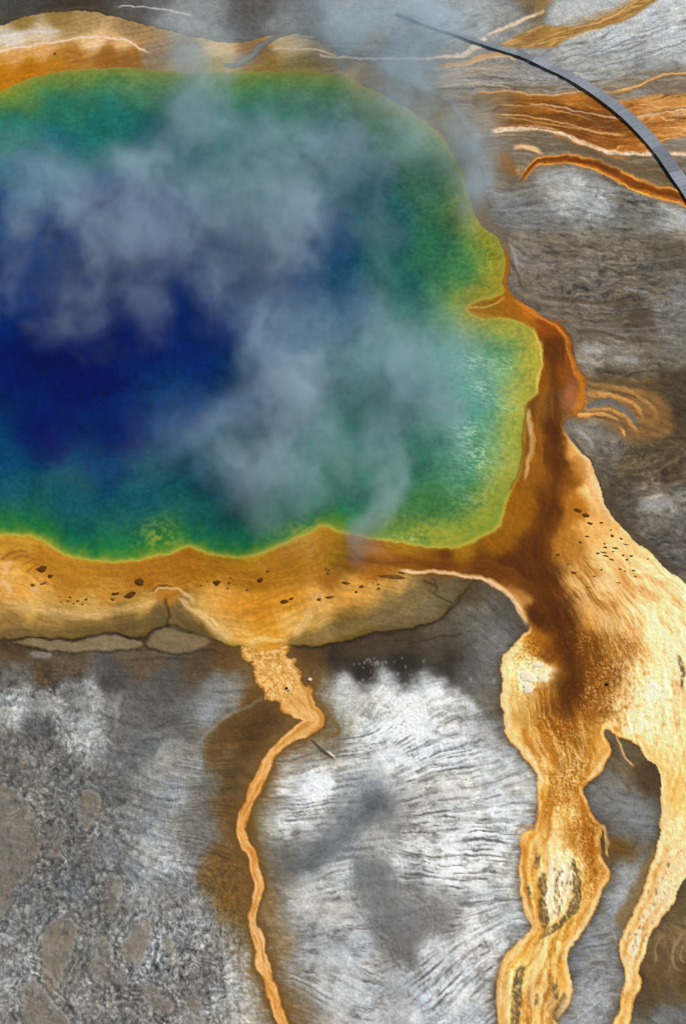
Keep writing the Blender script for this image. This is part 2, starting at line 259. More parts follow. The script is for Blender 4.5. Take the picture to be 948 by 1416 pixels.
S_gr = [(20,10,(70,64,58)),(100,6,(58,48,36)),(200,8,(88,82,76)),(280,15,(128,128,128)),(350,15,(88,84,80)),(420,20,(100,100,100)),(480,40,(136,140,146)),(560,60,(130,132,134)),(600,15,(146,152,158)),(250,35,(140,140,138)),(400,35,(124,118,110)),(520,80,(140,136,130)),
 (660,20,(150,154,156)),(740,10,(116,100,72)),(700,25,(140,138,130)),(790,18,(180,180,180)),(850,60,(180,186,192)),(920,25,(184,190,196)),(930,70,(170,176,182)),(800,78,(160,164,170)),(880,100,(148,148,142)),(640,112,(150,136,116)),(700,104,(142,130,116)),
 (745,116,(146,142,140)),(600,122,(136,126,110)),(920,98,(150,144,138)),(860,90,(150,146,132)),(770,200,(120,112,96)),(860,224,(106,94,76)),(930,205,(164,158,152)),(820,212,(112,104,90)),(930,240,(90,76,56)),
 (700,280,(128,128,126)),(760,250,(158,158,154)),(790,262,(182,182,178)),(820,280,(160,160,158)),(880,292,(120,112,98)),(940,305,(168,168,168)),(725,262,(122,112,96)),(700,312,(116,112,110)),(760,330,(118,110,104)),(850,330,(124,118,110)),(930,350,(102,94,86)),
 (880,390,(110,105,100)),(800,400,(116,112,110)),(740,380,(126,118,114)),(720,340,(132,130,130)),(930,420,(126,128,132)),(880,445,(92,82,70)),(820,462,(112,104,98)),(820,487,(160,156,152)),(860,490,(142,140,138)),(930,485,(120,118,116)),(850,514,(92,82,66)),(940,530,(76,64,50)),(795,440,(120,112,104)),
 (945,575,(72,58,40)),(900,622,(92,82,60)),(812,600,(134,134,134)),(840,622,(124,120,118)),(930,640,(92,74,50)),(880,650,(104,94,72)),(850,684,(92,82,66)),(900,700,(142,142,144)),(872,702,(92,86,80)),(940,745,(98,96,98)),(920,770,(104,104,106)),(945,690,(130,130,132)),(900,575,(110,84,40)),(880,560,(120,94,48)),
 (20,905,(82,62,38)),(100,915,(92,78,58)),(200,915,(96,80,60)),(280,922,(78,62,42)),(305,905,(96,68,32)),(20,930,(110,100,90)),(150,945,(78,68,60)),(230,940,(88,80,70)),(300,950,(126,120,112)),(100,972,(112,110,106)),(80,980,(168,166,162)),
 (130,962,(172,170,168)),(20,980,(162,162,162)),(20,1030,(114,106,96)),(60,1000,(84,84,84)),(120,1010,(166,162,156)),(180,1000,(110,104,96)),(240,1000,(104,96,86)),(200,1030,(104,104,104)),(290,980,(146,146,144)),(320,962,(148,144,134)),(60,925,(80,64,44)),(210,975,(96,92,88)),
 (340,985,(92,64,20)),(320,1010,(96,70,26)),(300,1040,(104,80,42)),(350,1010,(72,48,14)),(362,990,(82,54,18)),(290,1080,(116,104,84)),(320,1070,(84,64,30)),(280,1150,(126,118,110)),(322,1130,(92,66,28)),(310,1200,(112,84,42)),
 (322,1240,(116,86,36)),(240,1100,(150,150,150)),(225,1050,(152,150,142)),(220,1180,(166,164,164)),(240,1240,(134,132,132)),(290,1290,(142,140,138)),(330,1350,(176,174,172)),(338,1400,(178,172,168)),(270,1060,(150,146,134)),
 (40,1060,(122,114,104)),(90,1080,(108,104,100)),(150,1100,(112,108,106)),(180,1140,(130,130,132)),(100,1200,(104,104,104)),(60,1250,(112,112,112)),(150,1250,(114,110,106)),(140,1330,(124,118,110)),(50,1390,(128,120,110)),(120,1400,(124,120,116)),
 (220,1380,(130,122,114)),(250,1330,(130,126,122)),(280,1350,(112,106,100)),(20,1350,(140,138,136)),(200,1240,(140,143,152)),(215,1310,(138,142,152)),(160,1190,(120,120,122)),(60,1180,(110,104,98)),(300,1400,(150,146,142)),
 (440,958,(164,156,142)),(425,940,(104,82,42)),(480,960,(202,200,194)),(530,955,(228,228,224)),(560,975,(240,242,240)),(600,965,(228,228,228)),(640,980,(192,190,186)),(665,965,(120,108,88)),(680,985,(106,94,72)),(676,1010,(164,164,164)),
 (640,1020,(206,210,212)),(560,1010,(228,232,232)),(500,1010,(196,200,200)),(462,1015,(136,124,100)),(445,1035,(146,134,112)),(420,1050,(164,158,154)),(480,1050,(186,190,192)),(560,1050,(204,208,210)),(640,1050,(196,198,200)),(700,1070,(186,188,188)),
 (400,1080,(208,206,206)),(440,1090,(218,218,218)),(480,1108,(148,152,156)),(508,1116,(92,96,100)),(535,1120,(118,120,120)),(580,1110,(176,174,170)),(650,1110,(192,192,190)),(705,1120,(206,210,210)),(400,1140,(196,194,194)),(430,1180,(112,116,120)),
 (470,1160,(134,138,144)),(400,1195,(108,108,106)),(515,1165,(160,158,156)),(580,1160,(196,196,194)),(660,1160,(206,208,208)),(700,1190,(212,214,214)),(620,1207,(230,230,228)),(560,1190,(184,180,176)),(518,1210,(110,114,116)),(525,1240,(114,118,120)),
 (460,1220,(178,176,176)),(420,1240,(182,180,180)),(560,1240,(134,128,122)),(610,1240,(150,144,138)),(680,1230,(190,190,188)),(695,1260,(182,182,180)),(600,1268,(128,118,110)),(540,1280,(114,110,106)),(560,1312,(112,108,104)),(480,1280,(166,166,170)),
 (430,1290,(150,150,150)),(430,1330,(160,158,158)),(490,1340,(170,170,174)),(460,1380,(166,166,170)),(540,1370,(160,160,166)),(600,1330,(176,178,184)),(660,1290,(198,200,204)),(640,1360,(190,193,200)),(600,1400,(180,184,192)),(520,1400,(164,166,172)),
 (668,1400,(180,180,184)),(410,1390,(140,122,98)),(378,1110,(150,136,116)),(390,1300,(146,126,94)),(375,1250,(150,130,100)),
 (460,908,(46,36,22)),(500,925,(34,27,17)),(560,920,(36,29,18)),(620,918,(54,45,33)),(425,912,(86,60,20)),(500,895,(72,58,42)),(560,892,(68,56,40)),(620,880,(84,74,58)),(660,850,(110,100,84)),(690,880,(126,122,114)),
 (680,920,(112,108,100)),(650,935,(96,88,76)),(705,862,(100,90,78)),(650,812,(84,70,48)),(690,842,(94,84,68)),(600,815,(120,108,86)),(622,840,(106,94,72)),
 (860,1060,(110,94,68)),(890,1080,(84,62,36)),(840,1090,(126,122,114)),(880,1120,(130,130,132)),(850,1150,(114,112,110)),(868,1180,(100,80,48)),(848,1172,(104,74,24)),(880,1205,(150,150,150)),(860,1230,(164,168,174)),(840,1262,(140,144,150)),
 (820,1300,(134,138,146)),(810,1320,(118,122,132)),(853,1290,(146,138,116)),(830,1350,(140,142,150)),(810,1390,(158,162,168)),(838,1400,(152,154,160)),(900,1380,(84,68,42)),(920,1335,(124,104,68)),(943,1290,(128,106,70)),(945,1250,(100,84,54)),
 (920,1400,(120,116,110)),(945,1350,(92,68,34)),(898,1350,(94,74,44))]
F_pool = field(S_pool, 22); F_mat = field(S_mat, 11, 2.4); F_gr = field(S_gr, 14)

C = np.zeros((NY, NX, 3), np.float32); H = np.zeros((NY, NX), np.float32); WET = np.zeros((NY, NX), np.float32)

# ---------------------------------------------------------------- bare sinter ground
G = ~I_pool & ~I_mat
u = U[G]; v = V[G]
wu = u+13*fbm(u/38, v/38, 3, 31); wv = v+11*fbm(u/38, v/30, 3, 35)
c = look(F_gr, wu, wv)
lum = c.mean(-1, keepdims=True)
gsat = (c[..., :1]-c[..., 2:])/np.maximum(c[..., :1], 1)
zrw = (smooth(u, 690, 740)*smooth(v, P([(0,300)])[0][1], P([(0,340)])[0][1])*(1-smooth(v, P([(0,880)])[0][1], P([(0,940)])[0][1])))[..., None]
c = c+(lum*np.array([.975, 1.0, 1.03], np.float32)-c)*(.60*smooth(gsat, .40, .16)*(1-.75*zrw)); c = c*(1-zrw*np.array([.03,.07,.13], np.float32))
c = 128*(c/128)**np.float32(1.12)
# zones
z_white = np.clip(blobs(u, v, [(560,1030,130,110),(440,1110,75,90),(620,1180,120,120),(640,1330,110,90),(470,1330,90,120),(830,1330,40,120,.7)]), 0, 1)
z_mott = np.clip(blobs(u, v, [(60,1050,120,110),(90,1230,130,150),(160,1380,160,100),(60,960,100,40),(260,1340,80,90)]), 0, 1)
z_right = np.clip(blobs(u, v, [(840,360,150,110),(900,640,90,140),(860,280,120,60),(930,760,40,60),(760,120,150,30)]), 0, 1)
z_tr = np.clip(blobs(u, v, [(850,60,140,60),(640,30,130,50),(940,40,100,60)]), 0, 1)
# general grain
g1 = fbm(u/2.6, v/2.6, 2, 41); g2 = fbm(u/11, v/9, 3, 43); g3 = fbm(u/34, v/26, 3, 47)
br = 1+0.14*g1+0.12*g2+0.07*g3
# mottled brecciated crust of the lower left
mo = ridge(u/15+0.7*g2, v/19+0.7*g3, 3, 51); mo2 = fbm(u/5.0, v/5.5, 3, 55, .65)
br = br+z_mott*(0.42*(mo-0.55)+0.20*mo2)
cellp = fbm(u/7.5+g3, v/8.5-g3, 3, 57, .7)
w1, e1, v1 = worley(u/7.5+.5*g2, v/7.0+.5*g1, 1); w2, e2, v2 = worley(u/17+.7*g2+.4*g3, v/23+.6*g3, 2)
w3, e3, v3 = worley(u/4.2+.4*g1, v/3.6, 3)
pebz = z_mott*smooth(fbm(u/45, v/40, 3, 58), -.35, .25)
br = br+pebz*(.46*smooth(w1, .55, .12)*v1-.20*smooth(w1, .45, .8)+.20*(v3-.5)-.12*smooth(e3, .22, 0))
br = br+z_mott*(.30*(v2-.5)*smooth(e2, 0, .2)-.30*smooth(e2, .16, .02)*smooth(g3, -.5, .3))
br = br-z_mott*0.16*smooth(cellp, 0.18, 0.5)+z_mott*0.14*smooth(-cellp, 0.22, 0.5)
ag = fbm(u/62+0.25*g3, v/120, 3, 61)*9.0
agl = np.abs(ag-np.round(ag))
zag = np.clip(blobs(u, v, [(270,1330,75,110),(60,1150,80,120,.8),(190,1370,80,70,.8),(30,1340,60,90,.8)]), 0, 1)
br = br+zag*(0.40*np.exp(-(agl/0.09)**2)-0.34*np.exp(-((0.5-agl)/0.12)**2))
ag2 = fbm(u/30+.5*g3, v/60, 3, 63)*6.0; ag2 = np.abs(ag2-np.round(ag2)); br = br+z_mott*(.20*np.exp(-(ag2/.08)**2)-.20*np.exp(-((.5-ag2)/.12)**2))*smooth(g3, -.4, .3)
# streaked ground of the right hand side: flow lines falling towards the lower right
fr = v-0.16*(u-700)+7*fbm(u/60, v/40, 3, 64)
sw = blob(u, v, 880, 600, 80, 75)
fr = fr+sw*(30*np.cos((u-P([(880,600)])[0][0])/60.0))
st = .4*fbm(u/46, fr/5.0, 4, 65, .6)
br = br+z_right*(0.22*st+0.10*fbm(u/6, v/4, 2, 67)-0.18*smooth(fbm(u/30, fr/9, 3, 69), .25, .6))
# brushed silver streaks of the upper right, climbing to the right
ft = v+0.42*(u-700)+9*fbm(u/60, v/40, 2, 71)
br = br+z_tr*(0.20*fbm((u-0.4*v)/30, ft/4.0, 4, 73, .6)-0.20*smooth(fbm(u/44, ft/13, 3, 75), .15, .5))
# rill lines combing through the white sinter towards the runoff channels
ang = look(field([(470,960,-.9),(540,960,-.9),(560,1000,-.55),(480,1040,-.20),(640,1020,-.30),(700,1060,-.28),(600,1080,-.20),(430,1110,-.08),(640,1130,-.13),(700,1140,-.02),(560,1180,.05),(640,1200,.10),
  (700,1220,.10),(60,980,.1),(150,1000,.2),(230,1000,-.1),(100,1080,1.3),(60,1180,1.5),(110,1200,1.4),(150,1120,.3),(200,1130,.15),(230,1060,.2),(220,1180,.3),(60,1290,1.55),(110,1320,1.8),(150,1290,1.6),
  (200,1280,2.1),(190,1340,1.9),(240,1320,1.45),(290,1310,1.7),(300,1380,1.2),(250,1390,1.0),(130,1390,1.2),(60,1390,1.1),(20,1310,1.6),(310,1250,1.5),(320,1330,1.6),(290,1200,.2),(100,930,.0),(250,930,.0),(500,890,-.15),(600,870,-.3),(680,860,.7),(560,920,0),
  (720,300,-.2),(780,260,-.3),(850,290,.35),(930,310,.25),(720,350,.9),(760,350,.25),(850,340,.1),(930,350,-.05),(880,400,.15),(780,410,.3),(820,450,.3),(880,450,-.1),(940,430,.1),(830,490,.1),(900,490,.15),(940,520,.6),(860,515,.1),
  (820,605,.6),(845,600,.2),(870,612,-.5),(900,590,-1.0),(925,570,1.2),(850,640,.4),(890,655,-.2),(930,625,-.6),(860,690,.9),(900,700,.3),(940,680,-.1),(900,750,.8),(940,770,.7),
  (640,20,-.3),(700,40,-.5),(760,20,-.5),(850,50,-.35),(930,40,-.3),(820,90,-.1),(900,90,-.25),(640,100,-.05),(720,110,.1),(560,60,.1),(400,30,.1),(200,20,.1),(50,10,-.1),(800,205,.3),(860,225,.35),(940,235,.2),
  (860,1080,.9),(880,1130,.1),(850,1190,-.5),(870,1230,-.6),(900,1330,1.2),(935,1310,2.0),(930,1370,.3),(950,1260,-.6),(440,1190,-.25),(600,1260,-.05),(680,1290,-.5),(640,1350,-.75),(560,1380,-.6),(440,1300,-.1),(430,1350,.3),(480,1390,.5),(820,1220,-.5),(830,1290,-.2),(810,1390,-.7),(280,1100,-.1),(260,1200,.05)], 30), u, v)[..., 0]
q0, q1 = P([(560,1150)])[0]
rb = v+np.tan(0)-ang*(-1)*0
ca, sa = np.cos(ang), np.sin(ang)
def comb(lx, ly, seed, o=2):
    # noise smeared along the local rill direction: a short line integral
    acc = 0; K = 7
    for k in range(-K, K+1):
        acc = acc+pn((u+ca*k*lx/K+2.2*wob1)/ly, (v+sa*k*lx/K+2.2*wob2)/ly, seed)
    return acc/(2*K+1)
wob1 = pn(u/17, v/17, 81); wob2 = pn(u/17, v/17, 82)
zl = z_white > 0.03
def comb_z(lx, ly, seed, zone):
    uu = u[zone]; vv = v[zone]; a1 = ca[zone]; a2 = sa[zone]; w1 = wbx[zone]; w2 = wby[zone]
    acc = 0; K = max(4, int(lx/2.5))
    for k in range(-K, K+1):
        acc = acc+pn((uu+a1*k*lx/K+w1)/ly, (vv+a2*k*lx/K+w2)/ly, seed)
    out = np.zeros_like(u); out[zone] = acc/(2*K+1)*math.sqrt(2*K+1)*0.55
    return out
wbx = 5*pn(u/70, v/60, 83)+1.0*wob1; wby = 6*pn(u/70, v/60, 84)+1.5*wob2
zl = (u > -60) & (u < 1010) & (v > -60) & (v < 1480)
c1 = comb_z(24, 3.5, 91, zl); c2 = comb_z(13, 2.0, 93, zl); c3 = comb_z(34, 7.5, 95, zl)
nets = .75*np.exp(-(c1/.09)**2)*smooth(fbm(u/24, v/20, 2, 96), -.2, .4)
rill = nets+1.0*smooth(-c1, .07, .30)*smooth(fbm(u/40, v/30, 2, 97), -.7, .1)+0.6*smooth(-c2, .10, .40)*smooth(fbm(u/30, v/30, 2, 99), -.4, .3)+.35*smooth(-c3, .1, .5)
zr = np.clip(z_white*1.15, 0, 1)*(0.35+0.65*smooth(lum[..., 0], 90, 170))
wbright = np.clip(blobs(u, v, [(555,965,70,36)]), 0, 1)
zr = zr*(1-0.75*wbright)
rillm = zr*np.clip(rill, 0, 1.2)*smooth(fbm(u/55, v/45, 3, 98)+.55*smooth(u, 520, 660), -.45, .25)
br = br+zr*(0.12+0.10*c3+0.06*c1)
zh = blob(u, v, 265, 1130, 75, 130)
br = br+zh*(0.20*c1+0.34*c2-0.16*smooth(-c2, .05, .3))
# meandering dark rills in the upper white patch
vr = ridge(u/34+0.5*wob1, v/42+0.5*wob2, 2, 101)
zv = blobs(u, v, [(520,985,110,55)])
br = br-zv*0.34*smooth(vr, 0.86, 0.97)
vr2 = 1-np.abs(pn(u/20+wob1*.6, v/36+wob2*.6, 107))*1.6
br = br-zv*0.20*smooth(vr2, .90, .99)
zo_ = np.clip(1-z_white*1.1, 0, 1)
mq = fbm((u+34*fbm(u/50, v/32, 3, 601))/34, (v+20*fbm(u/44, v/34, 3, 603)+.1*u)/7.5, 5, 605, .68)
zm = np.clip(blobs(u, v, [(850,400,150,110),(900,640,100,120),(920,770,60,60),(860,520,110,50),(860,280,110,40,.6)]), 0, 1)
br = br+zm*(.42*mq-.05)-zm*.22*smooth(-mq, .15, .5)+zm*.28*smooth(mq, .28, .6)
br = br+z_right*(.14*fbm(u/13+.8*wob1, v/9+.8*wob2, 4, 68, .65)-.22*smooth(fbm(u/26, v/12, 4, 70, .6), .12, .5)+.25*smooth(fbm(u/22, v/9, 4, 72, .65), .3, .6))
br = br+zo_*(.10*c3+.10*c1+.10*c2)-zo_*.10*smooth(-c3, .2, .6)
c = c*np.clip(br, 0.25, 1.85)[..., None]
# warm / cool drift of the crust
hue = fbm(u/55, v/45, 4, 111)
c[..., 0] *= 1.005+0.035*hue; c[..., 2] *= 1-0.05*hue-0.035
c = mix(c, (80, 74, 70), .85*np.clip(rillm, 0, 1))
# brown seep stains: feathered
tan_s = smooth(fbm(u/24, v/14, 4, 113), .1, .55)*np.clip(z_right+0.5*z_mott, 0, 1)
c = mix(c, (104, 84, 52), 0.20*tan_s)
dm = D_mat[G]; ld = np.maximum(L_D[G]-L_W[G], 0)
fringe = 1+0.9*pn(u/14, v/2.4, 117)
near = np.exp(-(dm/(7.5*np.clip(fringe, .35, 2))))*(smooth(v, P([(0,840)])[0][1], P([(0,900)])[0][1])*.30+.45)*np.clip(.8+.5*pn(u/25, v/25, 118), .2, 1.1)
c = mix(c, (58, 40, 18), near)
c = mix(c, (96, 60, 10), 0.9*np.exp(-(ld/(8*np.clip(fringe, .3, 2.2)))**1.2))
sidew = smooth(L_S[G]*L_D[G], -8, 8)
c = mix(c, (112, 80, 30), 0.55*np.exp(-(ld/(20*np.clip(fringe, .5, 2)))))
C[G] = c
H[G] = (0.05*g2+0.03*g1+0.10*g3+z_mott*(0.09*(mo-.5)+.05*mo2)-zr*0.05*np.clip(rill, 0, 1)+z_right*0.05*st)
WET[G] = 0.0

# tan mud flats with pale rims
def patch(poly, col, rim, a=1.0, rw=1.6, grain=.05, seed=1, outer=(70,66,62)):
    p = crom(P(poly), 5, True); I = inside(p); D = pdist(p, True, 30)
    sdv = np.where(I, D, -D); m = (sdv > -24)
    uu = U[m]; vv = V[m]; s = sdv[m]; cc = C[m]
    body = np.asarray(col, np.float32)*(1+grain*fbm(uu/6, vv/6, 3, 200+seed)+.07*fbm(uu/22, vv/26, 2, 205+seed))[:, None]
    nz = fbm(uu/9, vv/9, 3, 215+seed); s = s+4.5*nz+2.0*pn(uu/3, vv/3, 216)
    ringp = s+3.5*fbm(uu/18, vv/18, 2, 219); cc = cc*(1+.30*a*np.cos(ringp*2*np.pi/7.5)*np.exp(-((s+9)/9.0)**2)*np.clip(.4+nz+.4, 0, 1))[..., None]
    cc = mix(cc, outer, a*0.35*np.exp(-((s+2.4)/2.0)**2)*np.clip(.6+nz, 0, 1))
    cc = mix(cc, body, a*smooth(s, -2.2, 2.2)*np.clip(.72+.5*fbm(uu/14, vv/18, 3, 217+seed), .25, .95))
    cc = mix(cc, rim, a*0.6*np.exp(-((s-0.6)/rw)**2)*np.clip(.55+.9*pn(uu/8, vv/8, 209), 0, 1))
    C[m] = cc; H[m] += (0.05*smooth(s, -1, 2)).astype(np.float32)
TAN = (126,114,98)
for k, (poly, a) in enumerate([([(62,1285),(85,1268),(106,1286),(96,1322),(77,1372),(64,1380),(60,1330)],1),([(166,1318),(180,1292),(207,1271),(206,1300),(193,1336),(172,1330)],1),
  ([(-60,1080),(0,1085),(30,1100),(52,1135),(55,1170),(45,1200),(25,1225),(8,1262),(-40,1290)],.75),([(147,1230),(155,1208),(168,1225),(164,1252),(152,1268)],.8),([(104,1112),(118,1092),(136,1100),(138,1122),(122,1148),(110,1136)],.8),
  ([(196,1362),(214,1364),(238,1392),(226,1402),(205,1388)],.8),([(128,1312),(142,1296),(156,1318),(153,1348),(139,1362),(127,1340)],.7),([(258,1384),(272,1378),(284,1420),(262,1440),(254,1410)],.7),([(34,1358),(58,1366),(74,1390),(96,1420),(60,1450),(38,1430)],.85),
  ([(60,1150),(74,1140),(90,1152),(84,1176),(66,1182)],.5),([(160,1356),(168,1340),(178,1348),(172,1366)],.6),([(115,1190),(126,1180),(132,1196),(122,1204)],.4),([(228,1300),(236,1288),(241,1310),(236,1342),(229,1330)],.6)]):
    patch(poly, TAN, (176,172,166), a, seed=k)
patch([(497,1190),(512,1178),(540,1196),(556,1240),(590,1270),(584,1300),(560,1325),(545,1300),(520,1270),(500,1240)], (112,112,112), (120,120,118), .45, 3, .12, 30, (120,118,116))

# ---------------------------------------------------------------- pool water
G = I_pool; u = U[G]; v = V[G]; d = D_pool[G]
n1 = fbm(u/30, v/30, 4, 121); n2 = fbm(u/7.5, v/6.5, 3, 125, .6); n3 = fbm(u/2.6, v/2.6, 2, 127)
c = look(F_pool, u+12*n1+4*n2, v+10*fbm(u/30, v/30, 4, 129)+3*n2)
br = 1+0.12*n1+0.13*n2+0.08*n3
rgt = smooth(u, P([(480,500)])[0][0], P([(650,500)])[0][0])
v_low = smooth(v, P([(0,330)])[0][1], P([(0,430)])[0][1])
c = c*np.clip(br, .4, 1.8)[..., None]
inn = smooth(d, 6, 60)[..., None]; c = c*(1-inn*np.array([.36, -.02, -.20], np.float32))
deep = smooth(c[..., 1], 110, 30)[..., None]; c = c*(1-deep*np.array([.80, .02, .20], np.float32))
yg = c.mean(-1, keepdims=True); c = c+(yg*np.array([.9,1.06,1.04], np.float32)-c)*(.34*smooth(d, 8, 50)*(1-deep[..., 0]))[..., None]
c[..., 0] *= np.clip(1+0.25*n2*rgt, .5, 1.6)
lowrim = smooth(v, P([(0,640)])[0][1], P([(0,720)])[0][1])
dd = d*np.clip(1+0.55*fbm(u/16, v/16, 3, 133), .3, 2)
c = mix(c, (58,124,46), lowrim*0.75*np.exp(-(dd/20)**2))
c = mix(c, (132,142,40), (lowrim*0.8+0.35*v_low*rgt)*np.exp(-(dd/9)**2))
tuft = blobs(u, v, [(222,742,26,20),(430,738,50,16),(590,745,60,18)])
c = mix(c, (166,156,48), 0.75*tuft*smooth(n2+.5*n1, -.25, .35))
c = mix(c, (192,174,66), .8*np.clip(lowrim+.75*v_low*rgt, 0, 1)*np.exp(-(d*np.clip(1+.5*n2, .5, 2)/3.4)**2))
topr = 1-v_low
c = mix(c, (158,140,52), topr*0.75*np.exp(-(dd/9)))
olv = rgt*v_low*np.clip(.75+.5*n1+.3*n2, .2, 1.2)
c = mix(c, (170,158,62), .42*olv*np.exp(-((d-12)/26)**2))
# pale rippled streaks in the shallows
rp = 1-np.abs(pn((u+.3*v)/22, (v-.25*u)/5.4, 137)+.5*n2)*1.7
zr = blobs(u, v, [(658,500,28,16),(668,540,24,22),(660,630,30,30),(645,600,30,22),(690,505,18,14),(700,560,18,14),(565,745,30,8,.6),(650,690,30,14,.5)])
c = mix(c, (190,216,190), 0.8*zr*smooth(rp+.3*n3, .55, 1.0))
# dark creases along the eastern shore
cr = 1-np.abs(pn((u-.8*v)/22, (v+.9*u)/7.5, 141))*1.8
c = mix(c, (84,74,16), 0.55*blobs(u, v, [(680,350,18,40),(735,520,10,60,.8),(690,690,40,16,.5),(660,440,30,12)])*smooth(cr, .7, 1))
ring = 1-np.abs(((d+2.5*n1)/11.0) % 1-.5)*2
c = mix(c, (96,116,38), 0.16*rgt*smooth(ring, .8, 1)*smooth(d, 70, 20))
C[G] = c; WET[G] = 1.0; H[G] = 0.012*n2+.008*n3

# ---------------------------------------------------------------- bacterial mats
G = I_mat; u = U[G]; v = V[G]; dp = D_pool[G]; dm = D_mat[G]
n1 = fbm(u/26, v/26, 3, 151); n2 = fbm(u/8, v/8, 3, 153); n3 = fbm(u/2.8, v/2.8, 2, 155)
pv = lambda y: P([(474, y)])[0][1]
wk_ = .30+.70*smooth(v, pv(150), pv(240))
c = look(F_mat, u+9*wk_*fbm(u/30, v/30, 3, 157)+2.0*n2, v+7*wk_*fbm(u/30, v/24, 3, 159)+1.6*wk_*n2)
zs = smooth(v, pv(700), pv(740))*(1-smooth(u, 640, 720))            # southern shelf
zt = 1-smooth(v, pv(150), pv(220))                                  # northern shelf
bands = fbm(dp/4.2+.8*n1, u/75, 3, 161, .6)
bands2 = fbm((v+.25*u)/5, u/45, 3, 163)
br = 1+0.045*n3+0.05*n2+zs*(0.11*bands)+zt*0.10*bands2
# flow lines of the eastern channel and its fan
LB = crom(P([(698,400),(740,450),(748,500),(738,560),(724,620),(706,690),(690,740),(690,790),(722,850),(735,870)]+R1left[::-1][1:]), 3)
RB = crom(P(Rbank), 3)
fl = (u > 600) & (v > pv(380)); full = np.zeros((NY, NX), bool); full[G] = fl
DL = pdist(LB, False, 330)[G]; DR = pdist(RB, False, 330)[G]
s = DL/(DL+DR+1e-3)
st1 = fbm(s*26+.6*n1, v/95+.3*n1, 4, 167, .62); st2 = fbm(s*62+.5*n1, v/40, 3, 169, .6)
zf = fl*np.clip(smooth(v, pv(780), pv(900))*.85+.25, 0, 1)*np.clip(.75+.7*fbm(u/40, v/60, 2, 166), .2, 1.3)
br = br+zf*(0.17*st1+0.08*st2)
c = c*np.clip(br, .35, 1.6)[..., None]
warmth = zf*st1
c[..., 2] *= np.clip(1+0.35*warmth, .4, 1.8)
c[..., 1] *= np.clip(1+0.06*warmth, .7, 1.3)
D1L = pdist(crom(P(R1left), 3), False, 120)[G]; D1R = pdist(crom(P(R1right), 3), False, 120)[G]; D2L = pdist(crom(P(R2left), 3), False, 120)[G]
vb = pv(1000); inR1 = (v > vb-20) & (u < P([(846,1200)])[0][0]+8*0) & (D1L+D1R < 230)
isR2 = (v > pv(1010)) & (D2L < D1R+6) & (u > P([(842,1100)])[0][0])
s1 = np.where(isR2, D2L/(D2L+DR+1e-3), D1L/(D1L+D1R+1e-3)); zs1 = smooth(v, vb, vb+45)*fl
strand = fbm(s1*6.5+.9*fbm(u/22, v/40, 2, 701), v/85, 4, 703, .68); strand2 = fbm(s1*20+.5*n1, v/42, 3, 705, .6)
q = strand+.55*strand2+.18*n3
cs = np.stack([np.interp(q, [-.85,-.5,-.22,.02,.3,.6], x) for x in ([110,176,222,238,248,255],[62,108,162,190,216,240],[16,32,76,116,158,208])], -1).astype(np.float32)
wk = np.where(isR2, .12, .50)*zs1
c = c+(cs*(c.mean(-1, keepdims=True)/178)**.55-c)*wk[..., None]
qf = fbm(s*11+1.1*fbm(u/50, v/70, 2, 711), v/130, 4, 713, .62)+.4*st2
cf2 = np.stack([np.interp(qf, [-.6,-.3,-.05,.2,.5], x) for x in ([158,198,228,244,254],[96,140,180,212,236],[34,74,118,158,204])], -1).astype(np.float32)
wf = .42*fl*smooth(v, pv(730), pv(820))*(1-zs1)*smooth(s, .32, .5)
c = c+(cf2*(c.mean(-1, keepdims=True)/188)**.8-c)*wf[..., None]
# wispy pale ridges on the fan
wz = blobs(u, v, [(815,810,45,45),(870,870,50,60),(930,850,40,80),(790,1040,40,50),(935,1000,30,100,.7),(750,1010,30,60)])
wl = 1-np.abs(pn(s*38+.5*n1, v/60, 171))*1.9
c = mix(c, (250,222,172), 0.55*wz*smooth(wl, .55, 1))
c = mix(c, (176,104,26), 0.35*wz*smooth(-st2, .2, .6))
# rust coloured granular microbial crust
gz = blobs(u, v, [(845,930,42,34),(825,960,40,30),(800,890,30,22,.8),(870,905,35,30,.7),(725,905,26,22),(725,950,24,22,.6),(790,1075,38,34),(775,1010,40,30,.8),(810,1150,28,40),(800,1200,40,60,.6),(745,1060,20,20,.5),(820,1230,25,40,.6),(770,1110,35,25,.8)])
gr = fbm(u/2.6, v/2.6, 2, 173, .8)+.5*n2
c = mix(c, (150,80,12), 0.62*gz*smooth(gr, .02, .38))
c = mix(c, (250,222,160), 0.55*gz*smooth(-gr, .12, .5))
wht = blobs(u, v, [(900,960,40,46),(890,1000,44,34),(925,930,30,70,.75),(860,975,24,14,.8),(842,1000,16,8),(735,935,20,14),(770,1200,16,40,.9),(715,925,18,16,.6)])
c = mix(c, (255,240,208), 0.75*wht*smooth(fbm(u/5, v/7, 3, 177)+.3, -.1, .45))
c = mix(c, (206,156,92), 0.4*wht*smooth(fbm(u/3.4, v/4, 2, 179), .25, .5))
# tan pocks in the pale far-right stream
pz = blobs(u, v, [(905,1230,26,30),(882,1290,20,40),(925,1160,22,40,.5)])
c = mix(c, (128,104,66), 0.6*pz*smooth(fbm(u/3.4, v/6.5, 3, 181), .22, .42))
